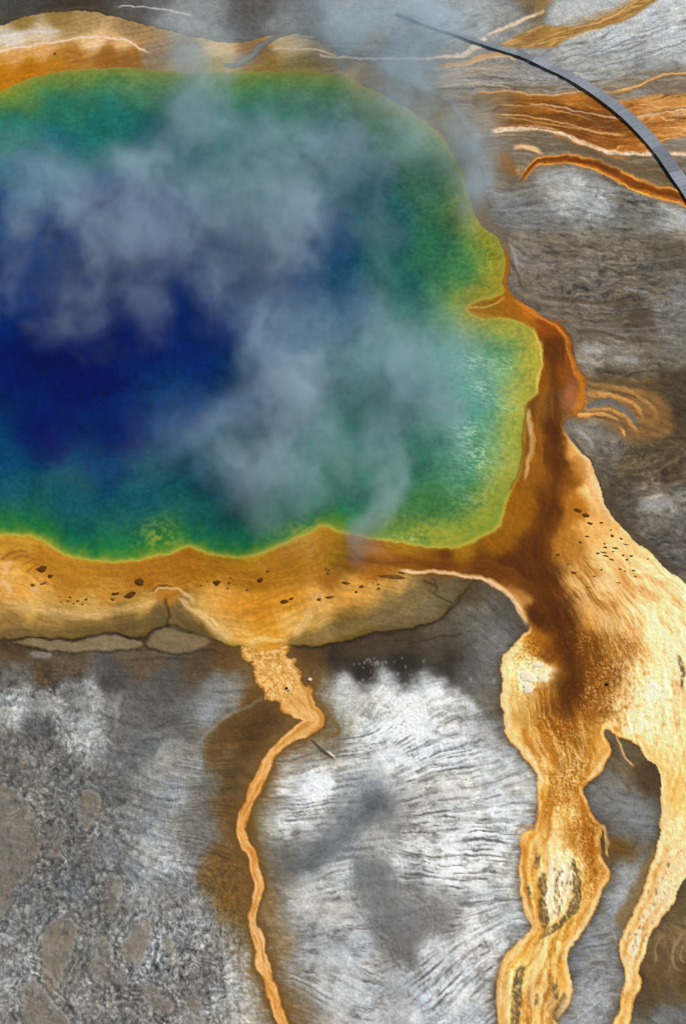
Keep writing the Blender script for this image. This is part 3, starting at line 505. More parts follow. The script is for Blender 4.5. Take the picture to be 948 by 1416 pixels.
# pale crest along outer banks and dark seam inside the braided channel
zb = smooth(v, pv(560), pv(620))*smooth(u, 640, 690)
c = mix(c, (246,212,150), zb*0.75*np.exp(-((dm-2.5)/(2.6+1.6*n1))**2)*np.clip(.6+.9*pn(u/16, v/20, 185), .05, 1))
zb1 = zb*smooth(v, pv(980), pv(1020))*(1-smooth(u, 850, 900))
c = mix(c, (214,136,34), zb1*0.55*np.exp(-((dm-8.5)/2.2)**2)*np.clip(.6+n1, 0, 1))
c = mix(c, (196,118,26), zb1*0.45*np.exp(-((dm-0.4)/1.3)**2))
# shelf edge: olive shade of wet crust, dark lip
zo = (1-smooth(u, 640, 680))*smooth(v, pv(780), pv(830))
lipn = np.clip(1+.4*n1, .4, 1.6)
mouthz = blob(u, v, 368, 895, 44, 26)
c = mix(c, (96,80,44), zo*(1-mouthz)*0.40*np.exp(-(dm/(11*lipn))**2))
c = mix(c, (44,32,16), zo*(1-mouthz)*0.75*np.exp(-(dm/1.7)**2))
c = mix(c, (196,176,70), np.exp(-(dp/2.2)**2)*.5*smooth(v, pv(380), pv(430)))
yy = c.mean(-1, keepdims=True); c = yy+(c-yy)*np.array([1.0, 1.0, 1.04], np.float32); sat = smooth((c[..., 0]-c[..., 2])/np.maximum(c[..., 0], 1), .35, .85)[..., None]; c = c*(1-sat*np.array([.0, .03, .24], np.float32))*np.array([1.02, .99, .94], np.float32)
yk = np.maximum(c.mean(-1, keepdims=True), 4); c = c*(yk/148)**np.float32(.30)
c = mix(c, (168,104,18), .38*zs*np.exp(-((dp-16)/20)**2)*smooth(.4+n1, 0, .8))
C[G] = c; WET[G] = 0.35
H[G] = 0.05*n2+.02*n3+0.04*bands*zs+zf*(.05*st1+.03*st2)+gz*0.05*gr

# ---------------------------------------------------------------- left runoff stream
G = I_L; u = U[G]; v = V[G]; r = L_D[G]/L_W[G]*L_S[G]; t = L_T[G]
cf = np.stack([np.interp(t, [0,30,70,110,150,190,260,330,420,520,600], x) for x in
   ([218,222,224,230,226,234,226,230,238,224,214],[160,164,166,178,168,176,160,170,184,154,146],[76,80,84,106,92,102,84,98,122,70,60])], -1)
upper = smooth(t, 80, 60)[..., None]
stx = fbm(r*4+.3*pn(u/20, v/20, 191), t/34, 3, 193, .6)
g = fbm(u/2.6, v/2.6, 2, 195, .8)+.6*fbm(u/7, v/7, 2, 197)
c = cf*(1+0.13*stx+.05*g)[..., None]
up = smooth(t, 95, 60)
c = mix(c, (250,224,160), .6*up*smooth(g, .0, .45)); c = mix(c, (178,112,34), .65*up*smooth(-g, .1, .5))
c = mix(c, (176,108,30), .55*(1-up)*smooth(stx, .25, .6)); 
c = mix(c, (248,212,146), .6*np.exp(-((np.abs(r)-.66)/.20)**2)*(1-up)*np.clip(.5+pn(u/9, v/9, 198), 0, 1)); c = mix(c, (120,70,12), .9*smooth(np.abs(r), .80, 1.0)*(1-up*.6))
c = mix(c, (188,112,26), .6*smooth(pn(r*2.2, t/30, 199), -.05, .4)*(1-up))
C[G] = c; WET[G] = .35; H[G] = -.03*(1-r*r)+.03*g

# ---------------------------------------------------------------- ribbons, islands and cracks laid over the base
RUN = np.zeros((NY, NX), np.int8)
def stroke(pw, prof, a=1.0, feather=.22, seed=1, streak=.12, only=None, cls=0, taper=12, warp=True, depth=0, wob=.22, sfreq=3.2, ragged=0.0):
    """pw: (x, y, half width) ...; prof: [(r, colour)] with r from -1 (left of travel) to 1"""
    D, S, T, Wd, ln, cull = stroke_geo(pw, wn=warp)
    m = D < cull-2.9+0.0
    m &= D < Wd*1.6+1
    if only is not None: m &= only
    uu = U[m]; vv = V[m]; t = T[m]
    wd = Wd[m]*(1+wob*pn(t/18, S[m]*2+seed, 300+seed)+wob*.5*pn(t/6, S[m]*2-seed, 310+seed))
    r = D[m]*S[m]/np.maximum(wd, .3)
    if taper: end = smooth(np.minimum(t, ln-t), 0, taper)
    else: end = 1
    al = a*smooth(-np.abs(r), -1-feather, -1+feather)*end
    if ragged: al = al*(1-ragged*smooth(fbm(uu/5+seed, vv/6, 3, 340, .7), -.15, .45))
    rs = [q[0] for q in prof]; cc = np.stack([np.interp(r, rs, [q[1][k] for q in prof]) for k in range(3)], -1)
    cc = cc*(1+streak*fbm(r*sfreq+3*seed, t/36, 3, 320+seed, .62)+.05*pn(uu/3, vv/3, 330))[..., None]
    C[m] = mix(C[m], cc, al)
    if cls:
        mm = np.zeros((NY, NX), bool); mm[m] = al > .5; RUN[mm & ~I_pool & ~I_mat] = cls
    if depth:
        H[m] += (depth*al*(1-r*r)).astype(np.float32)
GR = ~I_pool
NOT_M = GR & ~I_mat
O1, O2, O3, CR, DK = (196,128,50), (158,92,22), (116,60,10), (238,206,168), (92,62,26)
# upper right: the two runoffs under the boardwalk
def area(poly, fn, feather=4, cls=0, only=None, a=1.0):
    p = crom(P(poly), 5, True); I = inside(p); D = pdist(p, True, feather*2+6); sdv = np.where(I, D, -D)
    m = sdv > -feather
    if only is not None: m &= only
    al = a*smooth(sdv[m], -feather, feather)
    C[m] = mix(C[m], fn(U[m], V[m], sdv[m]), al)
    if cls:
        mm = np.zeros((NY, NX), bool); mm[m] = al > .5; RUN[mm & ~I_pool & ~I_mat] = cls
F_ne = field([(660,140,(120,100,60)),(700,140,(138,98,44)),(750,145,(160,98,28)),(800,135,(176,112,40)),(720,165,(128,80,24)),(770,165,(132,76,18)),(820,165,(120,66,14)),(850,190,(150,86,20)),(820,150,(138,78,18)),
   (845,175,(112,60,14)),(860,200,(176,106,34)),(870,150,(190,124,54)),(900,150,(206,146,78)),(940,145,(196,136,66)),(920,170,(186,120,52)),(948,180,(196,132,64)),(900,190,(176,112,40)),(985,165,(186,120,52)),(670,175,(140,110,70))], 12)
def ne(u, v, sdv):
    wv = v+9*fbm(u/50, v/30, 3, 401)+.05*(u-800)
    s1 = 1.25*fbm(u/60, wv/5.2, 5, 403, .66); s2 = fbm(u/40, wv/2.4, 2, 405)
    c = look(F_ne, u+8*s1, v+5*s1)*(1+.22*s1+.12*s2)[..., None]
    c = mix(c, (236,198,150), .6*smooth(s1, .25, .62)*smooth(u, P([(760,150)])[0][0], P([(900,150)])[0][0]))
    c = mix(c, (84,52,18), .5*smooth(-s1, .25, .6))
    return c
def halo(u, v, s):
    wv = v-.1*u+8*fbm(u/45, v/28, 3, 423); q = fbm(u/55, wv/6, 5, 421, .65)
    c = np.array([112,90,60], np.float32)*(1+.45*q)[..., None]
    return mix(mix(c, (186,138,84), .7*smooth(q, .25, .55)), (150,148,144), .7*smooth(fbm(u/60, wv/8, 4, 425, .6), .1, .45))
area([(622,134),(690,118),(760,116),(840,112),(900,98),(1000,90),(1100,90),(1100,320),(1000,300),(930,284),(870,262),(820,236),(770,232),(730,250),(700,262),(676,240),(668,200)], halo, 12, 0, GR, .62)
area([(655,132),(700,129),(770,133),(815,126),(850,139),(900,132),(948,128),(1040,122),(1100,130),(1100,200),(1020,196),(948,190),(915,196),(895,213),(850,212),(812,202),(775,188),(740,180),(690,178),(660,176)], ne, 5, 3, GR)
stroke([(655,128,2),(700,127,3),(740,131,3.5),(775,131,3.5),(815,124,3),(850,128,2.5)], [(-1,(110,84,44)),(-.2,(222,178,120)),(1,(160,96,30))], .85, seed=2, cls=0, only=GR)
stroke([(840,128,4),(862,125,4.5),(885,117,4),(905,107,3.5),(948,101,4),(1010,98,4),(1100,90,4)], [(-1,(120,90,48)),(-.2,(226,182,126)),(.3,(208,148,78)),(1,(104,70,30))], .95, seed=3, only=GR, taper=20)
stroke([(676,184,5),(690,179,6),(720,177,6.5),(750,178,6),(780,187,5.5),(805,198,5),(835,209,4.5),(862,213,4),(900,213,3.5),(948,212,4),(1040,214,4)], [(-1,(206,140,74)),(-.5,(240,206,168)),(.5,(244,214,182)),(1,(150,116,78))], .97, .4, seed=4, only=GR, ragged=.35, streak=.25)
stroke([(760,186,2),(785,195,3),(812,206,3.5),(840,216,3),(870,219,2)], [(-1,(206,126,44)),(1,(150,90,28))], .8, .8, seed=18, only=GR, ragged=.3, wob=.5)
stroke([(675,190,4),(700,188,3),(730,188,2.5)], [(-1,(210,170,120)),(1,(120,96,66))], .6, seed=5, only=GR)
stroke([(690,205,12),(700,228,16),(716,244,9)], [(-1,(120,84,34)),(0,(132,86,26)),(1,(118,88,46))], .75, .7, seed=6, only=GR)
stroke([(706,205,4),(722,202,5),(737,204,5),(746,211,3),(752,216,2)], [(-1,(190,140,84)),(0,(240,204,158)),(1,(206,146,78))], .9, seed=7, only=GR)
stroke([(716,256,3),(724,244,5),(736,228,6),(752,222,8),(783,220,9),(815,225,11),(842,236,13),(862,247,14),(885,257,13),(912,266,11.5),(948,276,11),(1020,292,11),(1100,300,12)],
  [(-1,(198,120,36)),(-.72,(222,150,66)),(-.45,(130,68,8)),(0,(108,54,4)),(.35,(138,72,8)),(.66,(206,124,28)),(.85,(236,176,92)),(1,(150,100,44))], 1, .22, seed=8, only=GR, cls=4, wob=.25, streak=.34, sfreq=4.5, taper=30)
stroke([(712,226,5),(718,236,6),(724,232,4)], [(-1,(150,96,40)),(0,(206,160,130)),(1,(150,96,40))], .7, .5, seed=9, only=GR)
# cream and orange ribbons of the top edge
stroke([(672,49,3),(690,41,4),(710,33,4),(732,24,3.5),(754,14,2)], [(-1,(190,170,140)),(0,(244,220,190)),(1,(222,180,126))], .92, .5, seed=10, only=GR, ragged=.3, taper=4)
def topo(u, v, sdv):
    fv = v+.42*(u-760)+5*fbm(u/40, v/30, 2, 411)
    s1 = fbm(u/40, fv/3.8, 4, 413, .62)
    c = np.array([158,118,58], np.float32)*(1+.25*s1)[..., None]
    c = mix(c, (222,176,112), .7*smooth(s1, .12, .5)); c = mix(c, (88,66,34), .5*smooth(-s1, .25, .6))
    return c
area([(692,62),(712,50),(745,36),(785,36),(828,24),(868,4),(912,-20),(930,-20),(898,8),(862,28),(820,42),(790,50),(768,64),(738,66),(715,66)], topo, 4, 5, GR)
area([(742,22),(758,8),(770,-8),(800,-20),(770,-30),(740,0)], topo, 4, 0, GR, .5)
stroke([(785,40,2),(820,33,3),(848,22,3.5),(868,8,3),(895,-10,3),(930,-30,3)], [(-1,(160,112,56)),(0,(228,180,118)),(1,(150,100,44))], .9, seed=11, only=GR)
stroke([(440,76,2),(480,80,2.5),(540,82,2.5),(600,80,3),(636,76,5),(652,68,7),(664,58,8),(672,52,4)], [(-1,(200,180,160)),(0,(240,222,206)),(1,(214,176,140))], .88, .5, seed=12, only=GR, ragged=.3, taper=4, wob=.5)
stroke([(606,92,3),(640,88,5),(672,78,6),(700,76,5),(716,82,3)], [(-1,(206,156,96)),(-.2,(196,150,96)),(.6,(214,178,140)),(1,(150,126,100))], .85, seed=13, only=GR)
stroke([(600,112,8),(650,100,9),(710,92,7)], [(-1,(160,140,120)),(-.3,(186,160,134)),(.2,(140,124,108)),(.7,(180,156,132)),(1,(136,122,108))], .6, .5, seed=14, only=GR, streak=.3)
stroke([(590,124,1.5),(640,122,1.8),(690,120,1.8),(730,122,1.8),(775,122,1.5)], [(-1,(96,80,60)),(1,(96,80,60))], .7, .5, seed=15, only=GR)
NEA = [(680,150),(730,152),(780,158),(830,172),(870,176),(920,166),(980,160),(1080,158)]
for k in range(26):
    o_ = random.uniform(-18, 26); i0 = random.choice([0,0,1,2,3,4,5]); i1 = min(len(NEA)-1, i0+random.choice([2,3,4]))
    L = [(x+random.uniform(-6,6), y+o_*(1-.15*(i==0))+random.uniform(-2,2), random.uniform(.8,2.0)) for i, (x, y) in enumerate(NEA[i0:i1+1])]
    if max(q[1] for q in L) > 205: continue
    bright = random.random() < (.35 if i0 < 3 else .75)
    cc_ = random.choice([(232,186,126),(214,150,76),(240,208,170)]) if bright else random.choice([(96,54,14),(112,66,18)])
    stroke(L, [(-1,cc_),(1,cc_)], random.uniform(.4,.8), .9, seed=400+k, only=GR, taper=22, streak=.25, wob=.6)
for base, cols_, sp in (([(655,196),(720,192),(790,198),(850,222),(910,236),(980,246)], [(92,78,58),(150,142,130),(128,98,52),(112,92,62)], 12),
      ([(640,262),(700,272),(760,262),(820,276),(880,286),(948,300)], [(90,80,66),(176,174,168),(112,92,58),(160,158,154)], 24),
      ([(600,108),(660,104),(720,110),(780,112),(840,104),(900,92)], [(96,82,62),(190,178,166),(168,140,104),(150,146,142),(204,176,146)], 14),
      ([(690,62),(740,48),(800,38),(860,16),(900,-10)], [(214,168,104),(84,64,36),(180,132,64),(232,196,146),(150,108,48)], 14),
      ([(760,96),(820,84),(880,64),(948,44),(1020,20)], [(100,98,92),(214,218,222),(196,200,204),(120,112,98)], 30),
      ([(700,330),(760,342),(820,350),(880,352),(948,346)], [(84,74,62),(150,146,142),(92,80,62),(140,136,132)], 34),
      ([(730,400),(790,410),(860,416),(948,408)], [(84,72,58),(150,148,146),(76,64,50)], 40),
      ([(810,470),(850,478),(900,480),(948,486)], [(84,72,58),(160,158,156),(76,64,50)], 26),
      ([(830,620),(850,648),(880,660),(915,648),(950,620)], [(84,66,40),(140,132,122),(76,58,34),(112,92,60)], 26)):
    for k in range(15):
        o_ = random.uniform(-sp, sp); i0 = random.randrange(0, len(base)-2)
        L = [(x+random.uniform(-9,9), y+o_+random.uniform(-2.5,2.5), random.uniform(.7,2.2)) for x, y in base[i0:i0+3]]
        cc_ = random.choice(cols_)
        stroke(L, [(-1,cc_),(1,cc_)], random.uniform(.25,.65)*(1 if base[0][1] < 200 else .6), 1.0, seed=430+k, only=NOT_M & GR & (RUN == 0), taper=16, streak=.3, wob=.6)
# dark vein beside the deck and through the gully
for k, L in enumerate([[(770,150,1.5),(800,158,2),(836,172,2),(852,184,1.5)],[(740,206,5),(790,206,7),(840,222,9),(890,240,9),(935,252,6)]]):
    stroke(L, [(-1,(92,74,46)),(1,(98,84,62))], .55, .6, seed=16+k, only=GR, streak=.3)
# northern shelf ribbons
stroke([(-80,84,3),(0,71,3.2),(40,64,3.2),(80,58,3),(115,52,3),(150,52,3),(180,58,3),(198,68,2.5),(208,75,1.5)], [(-1,(206,180,150)),(0,(244,216,186)),(1,(214,160,104))], .9, seed=20, wob=.3)
stroke([(-60,56,5),(0,50,6),(40,44,5),(90,44,3)], [(-1,(178,166,146)),(0,(212,208,202)),(1,(196,176,150))], .7, .6, seed=21)
stroke([(160,9,1.2),(200,10,1.5),(235,15,1.5),(272,24,1.2)], [(-1,(200,192,184)),(1,(206,200,194))], .8, .5, seed=22)
stroke([(-40,30,2),(30,22,3),(80,12,2.5),(130,12,3),(170,18,2)], [(-1,(66,56,40)),(1,(88,74,48))], .7, .6, seed=23)
stroke([(372,69,2),(400,67,2.5),(432,69,2.5),(456,73,3),(468,80,2)], [(-1,(190,168,130)),(0,(236,214,176)),(1,(190,150,100))], .85, seed=24)
stroke([(384,52,2),(410,49,2.5),(440,54,2)], [(-1,(176,156,120)),(0,(206,190,160)),(1,(160,130,84))], .7, seed=25)
stroke([(308,88,3),(322,90,4.5),(336,84,6),(350,75,7),(360,64,7),(374,54,5),(392,48,4),(410,42,3)], [(-1,(92,84,74)),(-.5,(126,122,116)),(.5,(112,108,102)),(1,(84,72,58))], .92, seed=26, taper=6)
stroke([(282,74,4),(300,68,6),(322,72,4)], [(-1,(190,160,100)),(0,(222,196,136)),(1,(196,166,92))], .6, .6, seed=27)
# eastern fingers near the channel bend
def fh(u, v, s): return np.array([148,104,50], np.float32)*(1+.3*fbm(u/40, (v-.35*u)/5, 4, 441, .6))[..., None]
area([(790,522),(830,524),(875,528),(910,545),(930,580),(920,606),(890,612),(868,612),(848,598),(820,582),(790,576)], fh, 10, 0, NOT_M, .62)
F1 = [(-1,(110,80,36)),(-.4,(232,168,92)),(.3,(220,150,70)),(1,(110,78,34))]
stroke([(800,531,6),(820,531,7),(845,533,7),(868,540,7),(888,552,6),(902,568,5),(908,590,4)], [(-1,(96,72,34)),(-.4,(204,146,74)),(.3,(186,130,62)),(1,(116,84,38))], .7, .8, seed=30, only=NOT_M, taper=34, ragged=.4, streak=.3)
stroke([(798,544,8),(822,545,8),(845,546,6),(866,555,6),(884,568,5.5),(892,586,4)], F1, .75, .8, seed=31, only=NOT_M, taper=30, ragged=.4, streak=.3)
stroke([(792,574,6),(812,573,6),(832,574,5),(850,580,4.5),(860,592,4.5),(862,606,3)], F1, .9, .5, seed=32, only=NOT_M, taper=10, ragged=.2, streak=.25)
stroke([(800,562,5),(822,566,4),(846,569,4),(866,578,4),(878,592,4),(880,604,3)], F1, .7, .8, seed=33, only=NOT_M, taper=16, ragged=.4, streak=.3)
stroke([(788,560,11),(800,556,10),(812,552,4)], [(-1,(188,114,36)),(0,(180,110,34)),(1,(190,120,44))], .8, .5, seed=34, only=NOT_M, taper=4)
stroke([(806,562,2),(820,559,4.5),(838,556,5.5),(854,562,5),(870,574,4),(884,588,3)], [(-1,(96,92,88)),(1,(112,108,104))], .95, .2, seed=35, taper=8)
stroke([(812,574,1.5),(830,578,2),(848,581,3),(864,590,3.5),(868,604,3)], [(-1,(96,68,30)),(1,(116,88,50))], .85, .3, seed=36, taper=8)
stroke([(842,540,1.5),(862,543,2),(884,551,1.5)], [(-1,(92,66,28)),(1,(92,66,28))], .8, .4, seed=37, taper=6)
stroke([(800,539,1.5),(812,540,1.5)], [(-1,(110,72,28)),(1,(110,72,28))], .8, .4, seed=38, taper=3)
# dark swirls in the grey ground behind the fingers
for k, L in enumerate([[(806,524,3),(830,528,4),(870,532,4),(905,538,5),(935,552,8),(955,566,8)],[(900,512,2),(918,513,3),(935,526,4),(952,545,5)],[(860,655,3),(890,650,4),(915,640,4),(948,618,4)],
    [(830,648,2),(850,662,3),(880,664,3),(905,658,2)],[(870,626,2),(895,622,3),(920,610,3),(950,596,3)],[(925,538,9),(935,550,10)],[(790,452,2),(806,458,3),(830,460,3),(870,470,3)],[(860,430,5),(880,436,7),(905,430,5)],
    [(740,410,3),(780,414,4),(830,420,3),(870,414,2)],[(690,350,2),(712,372,3),(720,400,3)],[(838,690,4),(858,716,5),(880,742,5),(908,766,5),(940,796,5)],[(786,600,2),(806,628,3),(822,656,3),(834,690,3)]]):
    stroke(L, [(-1,(66,52,32)),(1,(72,58,38))], .62, .7, seed=40+k, only=NOT_M, streak=.25, taper=14)
for k, L in enumerate([[(800,486,3),(815,484,6),(832,488,4)],[(846,494,3),(866,497,4),(886,500,3)],[(790,262,10),(815,282,9),(840,290,6)],[(748,242,5),(770,250,7),(790,262,6)],[(700,330,2),(712,352,3),(716,380,3)],[(880,690,6),(900,700,9),(930,690,8)],
    [(790,590,3),(812,606,4),(822,626,3)],[(930,300,8),(960,306,8)],[(860,400,3),(900,405,3)]]):
    stroke(L, [(-1,(170,170,170)),(1,(164,164,166))], .5, .8, seed=60+k, only=NOT_M, streak=.3, taper=10)
stroke([(412,1206,9),(436,1190,13),(462,1166,15),(486,1140,17),(508,1118,19),(530,1116,16),(552,1122,10)], [(-1,(104,108,112)),(0,(84,88,92)),(1,(110,112,114))], .62, 1.3, seed=180, only=NOT_M & ~I_L, streak=.35, taper=20, wob=.3)
stroke([(392,1205,5),(412,1198,8),(440,1196,6)], [(-1,(84,84,84)),(1,(96,98,100))], .6, 1.1, seed=181, only=NOT_M & ~I_L, streak=.4)
# cream strip and bright lines along the channel's western bank
stroke([(732,560,2),(730,575,4),(733,592,5),(736,610,4.5),(733,632,4),(728,650,3),(722,668,1.5)], [(-1,(186,136,60)),(0,(206,172,116)),(1,(170,120,50))], .9, .35, seed=70)
stroke([(724,556,1.5),(727,566,2),(722,600,1.8),(722,630,1.8),(712,660,1.5),(700,684,1.5)], [(-1,(112,74,14)),(1,(128,84,18))], .7, .4, seed=71)
stroke([(735,452,1.5),(742,470,1.8),(747,490,2.2),(747,508,1.8),(742,522,2.2),(742,540,2.4),(736,548,1.5)], [(-1,(196,168,60)),(0,(226,196,96)),(1,(196,150,52))], .85, .4, seed=72)
stroke([(640,428,1.5),(655,426,2),(676,424,2),(692,416,1.8),(700,408,1.5)], [(-1,(186,150,60)),(1,(206,160,70))], .8, .4, seed=73)
stroke([(645,431,3),(670,432,5),(700,436,6),(730,446,6),(748,462,5)], [(-1,(160,104,20)),(0,(150,92,14)),(1,(180,136,34))], .7, .5, seed=74, only=~I_pool)
stroke([(704,412,1),(730,430,1.4),(756,447,1.4),(775,458,1.4),(784,482,1.4),(792,508,1.6),(802,530,1.5)], [(-1,(226,146,58)),(1,(206,124,40))], .6, .5, seed=75)
stroke([(762,446,2),(778,444,2),(794,443,1.5)], [(-1,(170,104,40)),(1,(120,76,36))], .7, .5, seed=76)
# pale outer bank and bright orange edge of the channel
stroke([(781,590,2),(785,606,3.5),(797,621,5),(808,638,6.5),(816,660,8),(826,684,9),(836,706,10),(850,728,10)], [(-1,(246,206,150)),(0,(238,192,130)),(1,(214,156,80))], .8, .8, seed=170, only=I_mat, taper=16)
stroke([(712,413,1.5),(736,430,2.5),(756,446,2.5),(772,456,3),(785,476,3.5),(792,504,4),(802,526,5),(800,556,6),(786,572,4)], [(-1,(232,150,60)),(1,(206,120,30))], .55, .9, seed=171, only=I_mat, wob=.5, ragged=.4)
stroke([(748,492,6),(752,520,8),(748,550,8),(744,600,8),(740,650,9)], [(-1,(168,104,18)),(1,(160,94,14))], .45, 1.1, seed=172, only=I_mat, streak=.3)
for k in range(14):
    x = random.uniform(735, 800); y = random.uniform(450, 690)
    stroke([(x,y,1),(x+random.uniform(-3,4),y+22,1.8),(x+random.uniform(-4,5),y+48,1)], [(-1,random.choice([(206,136,44),(84,44,6),(190,116,30)])),(1,(150,90,20))], .35, 1.2, seed=173+k, only=I_mat, taper=14)
# dark centre line of the channel
stroke([(768,470,7),(764,500,8),(768,540,7),(768,580,9),(764,600,11),(770,640,12),(768,680,13),(756,720,15),(742,756,17),(748,800,18),(768,850,18),(786,900,18),(790,950,16),(780,985,14),(776,1010,8)],
   [(-1,(110,58,6)),(0,(86,42,3)),(1,(108,58,6))], .62, .9, seed=77, only=I_mat, streak=.22, taper=30)
stroke([(470,770,4),(520,776,6),(570,778,7),(620,783,9),(665,786,12),(705,800,14),(738,830,12)], [(-1,(130,78,12)),(0,(106,54,4)),(1,(122,68,10))], .6, .9, seed=78, only=I_mat, streak=.2, taper=30)
stroke([(548,788,1.5),(575,790,2.5),(610,791,3),(640,794,3),(664,799,3.2),(690,812,4),(712,832,4.5),(724,850,4),(730,868,3)], [(-1,(176,112,44)),(0,(244,206,156)),(1,(220,170,112))], .92, .35, seed=79, only=GR)
# braided channel islands of bare crust
for k, L in enumerate([[(744,1176,2.5),(742,1190,4),(738,1204,2)],[(750,1208,3),(749,1222,4.5),(750,1240,5),(751,1260,6),(751,1276,6),(750,1288,2)],[(730,1222,1.5),(732,1236,3),(735,1248,2)],[(791,1186,2),(793,1196,4),(797,1210,3)],
    [(793,1212,3),(797,1224,5),(797,1238,5),(792,1256,5),(784,1268,4),(770,1280,4),(752,1292,3),(744,1302,1.5)],[(722,1334,3),(716,1350,5),(713,1370,6),(712,1390,5.5),(709,1410,5),(708,1440,5)],[(766,1358,3),(767,1372,4),(765,1385,2.5)],
    [(782,1370,3),(776,1386,4),(771,1400,4),(766,1416,3)],[(740,1372,2.5),(742,1384,3),(740,1392,2)],[(934,905,1.5),(940,912,2.5),(944,926,3.5),(943,940,2),(940,954,1.5)],[(921,1190,1.5),(923,1196,2.5),(921,1200,1.5)]]):
    stroke(L, [(-1,(88,66,28)),(-.5,(112,96,62)),(.5,(106,88,54)),(1,(80,58,24))], .93, .35, seed=80+k, only=I_mat, streak=.55, sfreq=6, taper=4, depth=-.08, wob=.6, ragged=.65)
for k, L in enumerate([[(760,1180,4),(764,1210,6),(762,1240,3.5),(764,1262,2.5),(763,1280,2)],[(776,1186,5),(778,1210,7),(775,1230,5),(772,1252,3),(768,1272,1.6)],[(786,1200,3),(788,1222,3),(783,1240,2.5),(778,1256,1.6)]]):
    stroke(L, [(-1,(226,190,130)),(0,(255,244,218)),(1,(236,204,150))], .92, .3, seed=95+k, only=I_mat, streak=.12, taper=8, wob=.5)
for k in range(34):
    x = random.uniform(762,796); y = random.uniform(1190,1262)
    stroke([(x,y,.8),(x+1.5,y+3,1.3),(x+1,y+7,.8)], [(-1,(120,98,62)),(1,(120,98,62))], .8, .5, seed=1, only=I_mat, taper=1)
# pale mineral banks of the braids
for k, (L, a_) in enumerate([([(724,884,2),(706,905,4),(697,930,5),(698,960,5),(700,990,5),(706,1016,5),(722,1036,5.5),(738,1056,5),(748,1076,4),(746,1096,3)],.8),([(838,1036,2),(833,1052,2.5),(820,1070,2.5),(808,1084,2)],.7),
    ([(722,1180,2.5),(723,1220,3),(729,1255,3.5),(738,1282,4),(722,1304,4),(702,1330,4.5),(692,1360,4.5),(690,1400,4.5)],.65),([(836,1212,2.5),(828,1236,4),(812,1266,4.5),(796,1292,5),(780,1316,5),(784,1344,4),(788,1366,4),(778,1392,4),(768,1414,4)],.65),
    ([(884,1036,3),(904,1062,5),(916,1090,7),(918,1130,8),(914,1170,8),(905,1196,8)],.6),([(760,1150,5),(762,1180,7),(768,1204,8)],.6),([(750,1300,6),(742,1330,6),(736,1360,6),(732,1400,6)],.6)]):
    stroke(L, [(-1,(240,200,136)),(0,(248,222,172)),(1,(232,184,112))], a_, .9, seed=190+k, only=I_mat, streak=.15, ragged=.35, taper=14, wob=.4)
# ochre threads running down the braids
for k, L in enumerate([[(728,995,3),(724,1015,4),(734,1034,4),(746,1052,3)],[(742,1000,3),(752,1024,4),(764,1048,4),(772,1075,3)],[(764,1096,3),(760,1120,3),(758,1150,3),(752,1175,2)],[(800,1100,3),(806,1130,4),(812,1160,4),(818,1190,3)],[(836,1150,1.5),(839,1165,2),(838,1184,1.5)],
    [(726,1160,2),(724,1190,2.5),(726,1225,2.5),(735,1262,2)],[(812,1030,3),(818,1050,3),(806,1072,3)]]):
    stroke(L, [(-1,(196,122,30)),(0,(172,96,16)),(1,(206,136,44))], .6, .6, seed=110+k, only=GR, streak=.3, taper=14)
stroke([(833,1140,1.5),(837,1150,2),(838,1170,2),(840,1186,1.6)], [(-1,(206,150,70)),(1,(226,186,120))], .85, .4, seed=120, only=NOT_M, taper=4)
stroke([(851,1017,1.3),(856,1028,1.3),(862,1042,1.2),(870,1054,1.2),(878,1062,1)], [(-1,(226,180,110)),(1,(226,180,110))], .85, .4, seed=121, only=NOT_M, taper=3)
stroke([(712,1160,1.2),(716,1150,1.5),(724,1144,1.2),(736,1140,1.2)], [(-1,(180,130,60)),(1,(206,170,110))], .8, .4, seed=122, only=NOT_M, taper=3)
stroke([(908,1165,3),(898,1196,6),(886,1225,9),(872,1250,11),(860,1272,9),(850,1286,4)], [(-1,(118,88,44)),(1,(128,100,54))], .8, .7, seed=123, only=NOT_M, streak=.2)
stroke([(880,1268,1.5),(868,1256,1.5)], [(-1,(180,170,150)),(1,(180,170,150))], .5, .4, seed=124, only=NOT_M)
stroke([(846,1284,1.3),(850,1296,1.3),(855,1310,1.3)], [(-1,(196,186,160)),(1,(196,186,160))], .6, .4, seed=125, only=NOT_M)
stroke([(835,1160,6),(850,1168,9),(866,1176,6),(880,1178,3)], [(-1,(96,66,20)),(0,(106,72,20)),(1,(96,66,24))], .85, .4, seed=126, only=NOT_M, streak=.3)
stroke([(868,1058,4),(886,1072,7),(902,1084,6),(908,1100,4)], [(-1,(76,52,22)),(1,(80,56,26))], .7, .6, seed=127, only=NOT_M, streak=.3)
for k, L in enumerate([[(900,1300,6),(915,1330,8),(905,1365,9),(925,1385,8),(948,1380,8)],[(948,1250,8),(935,1270,6)]]):
    stroke(L, [(-1,(84,62,28)),(1,(96,74,38))], .6, .7, seed=128+k, only=NOT_M, streak=.3)
for k, L in enumerate([[(948,1286,2),(934,1300,2),(928,1320,2),(934,1340,2),(948,1346,2)],[(948,1300,1.2),(940,1312,1.2),(942,1328,1.2),(955,1334,1.2)],[(918,1290,1.2),(906,1312,1.4),(905,1340,1.2)]]):
    stroke(L, [(-1,(160,136,92)),(1,(166,142,100))], .6, .6, seed=131+k, only=NOT_M, streak=.2)
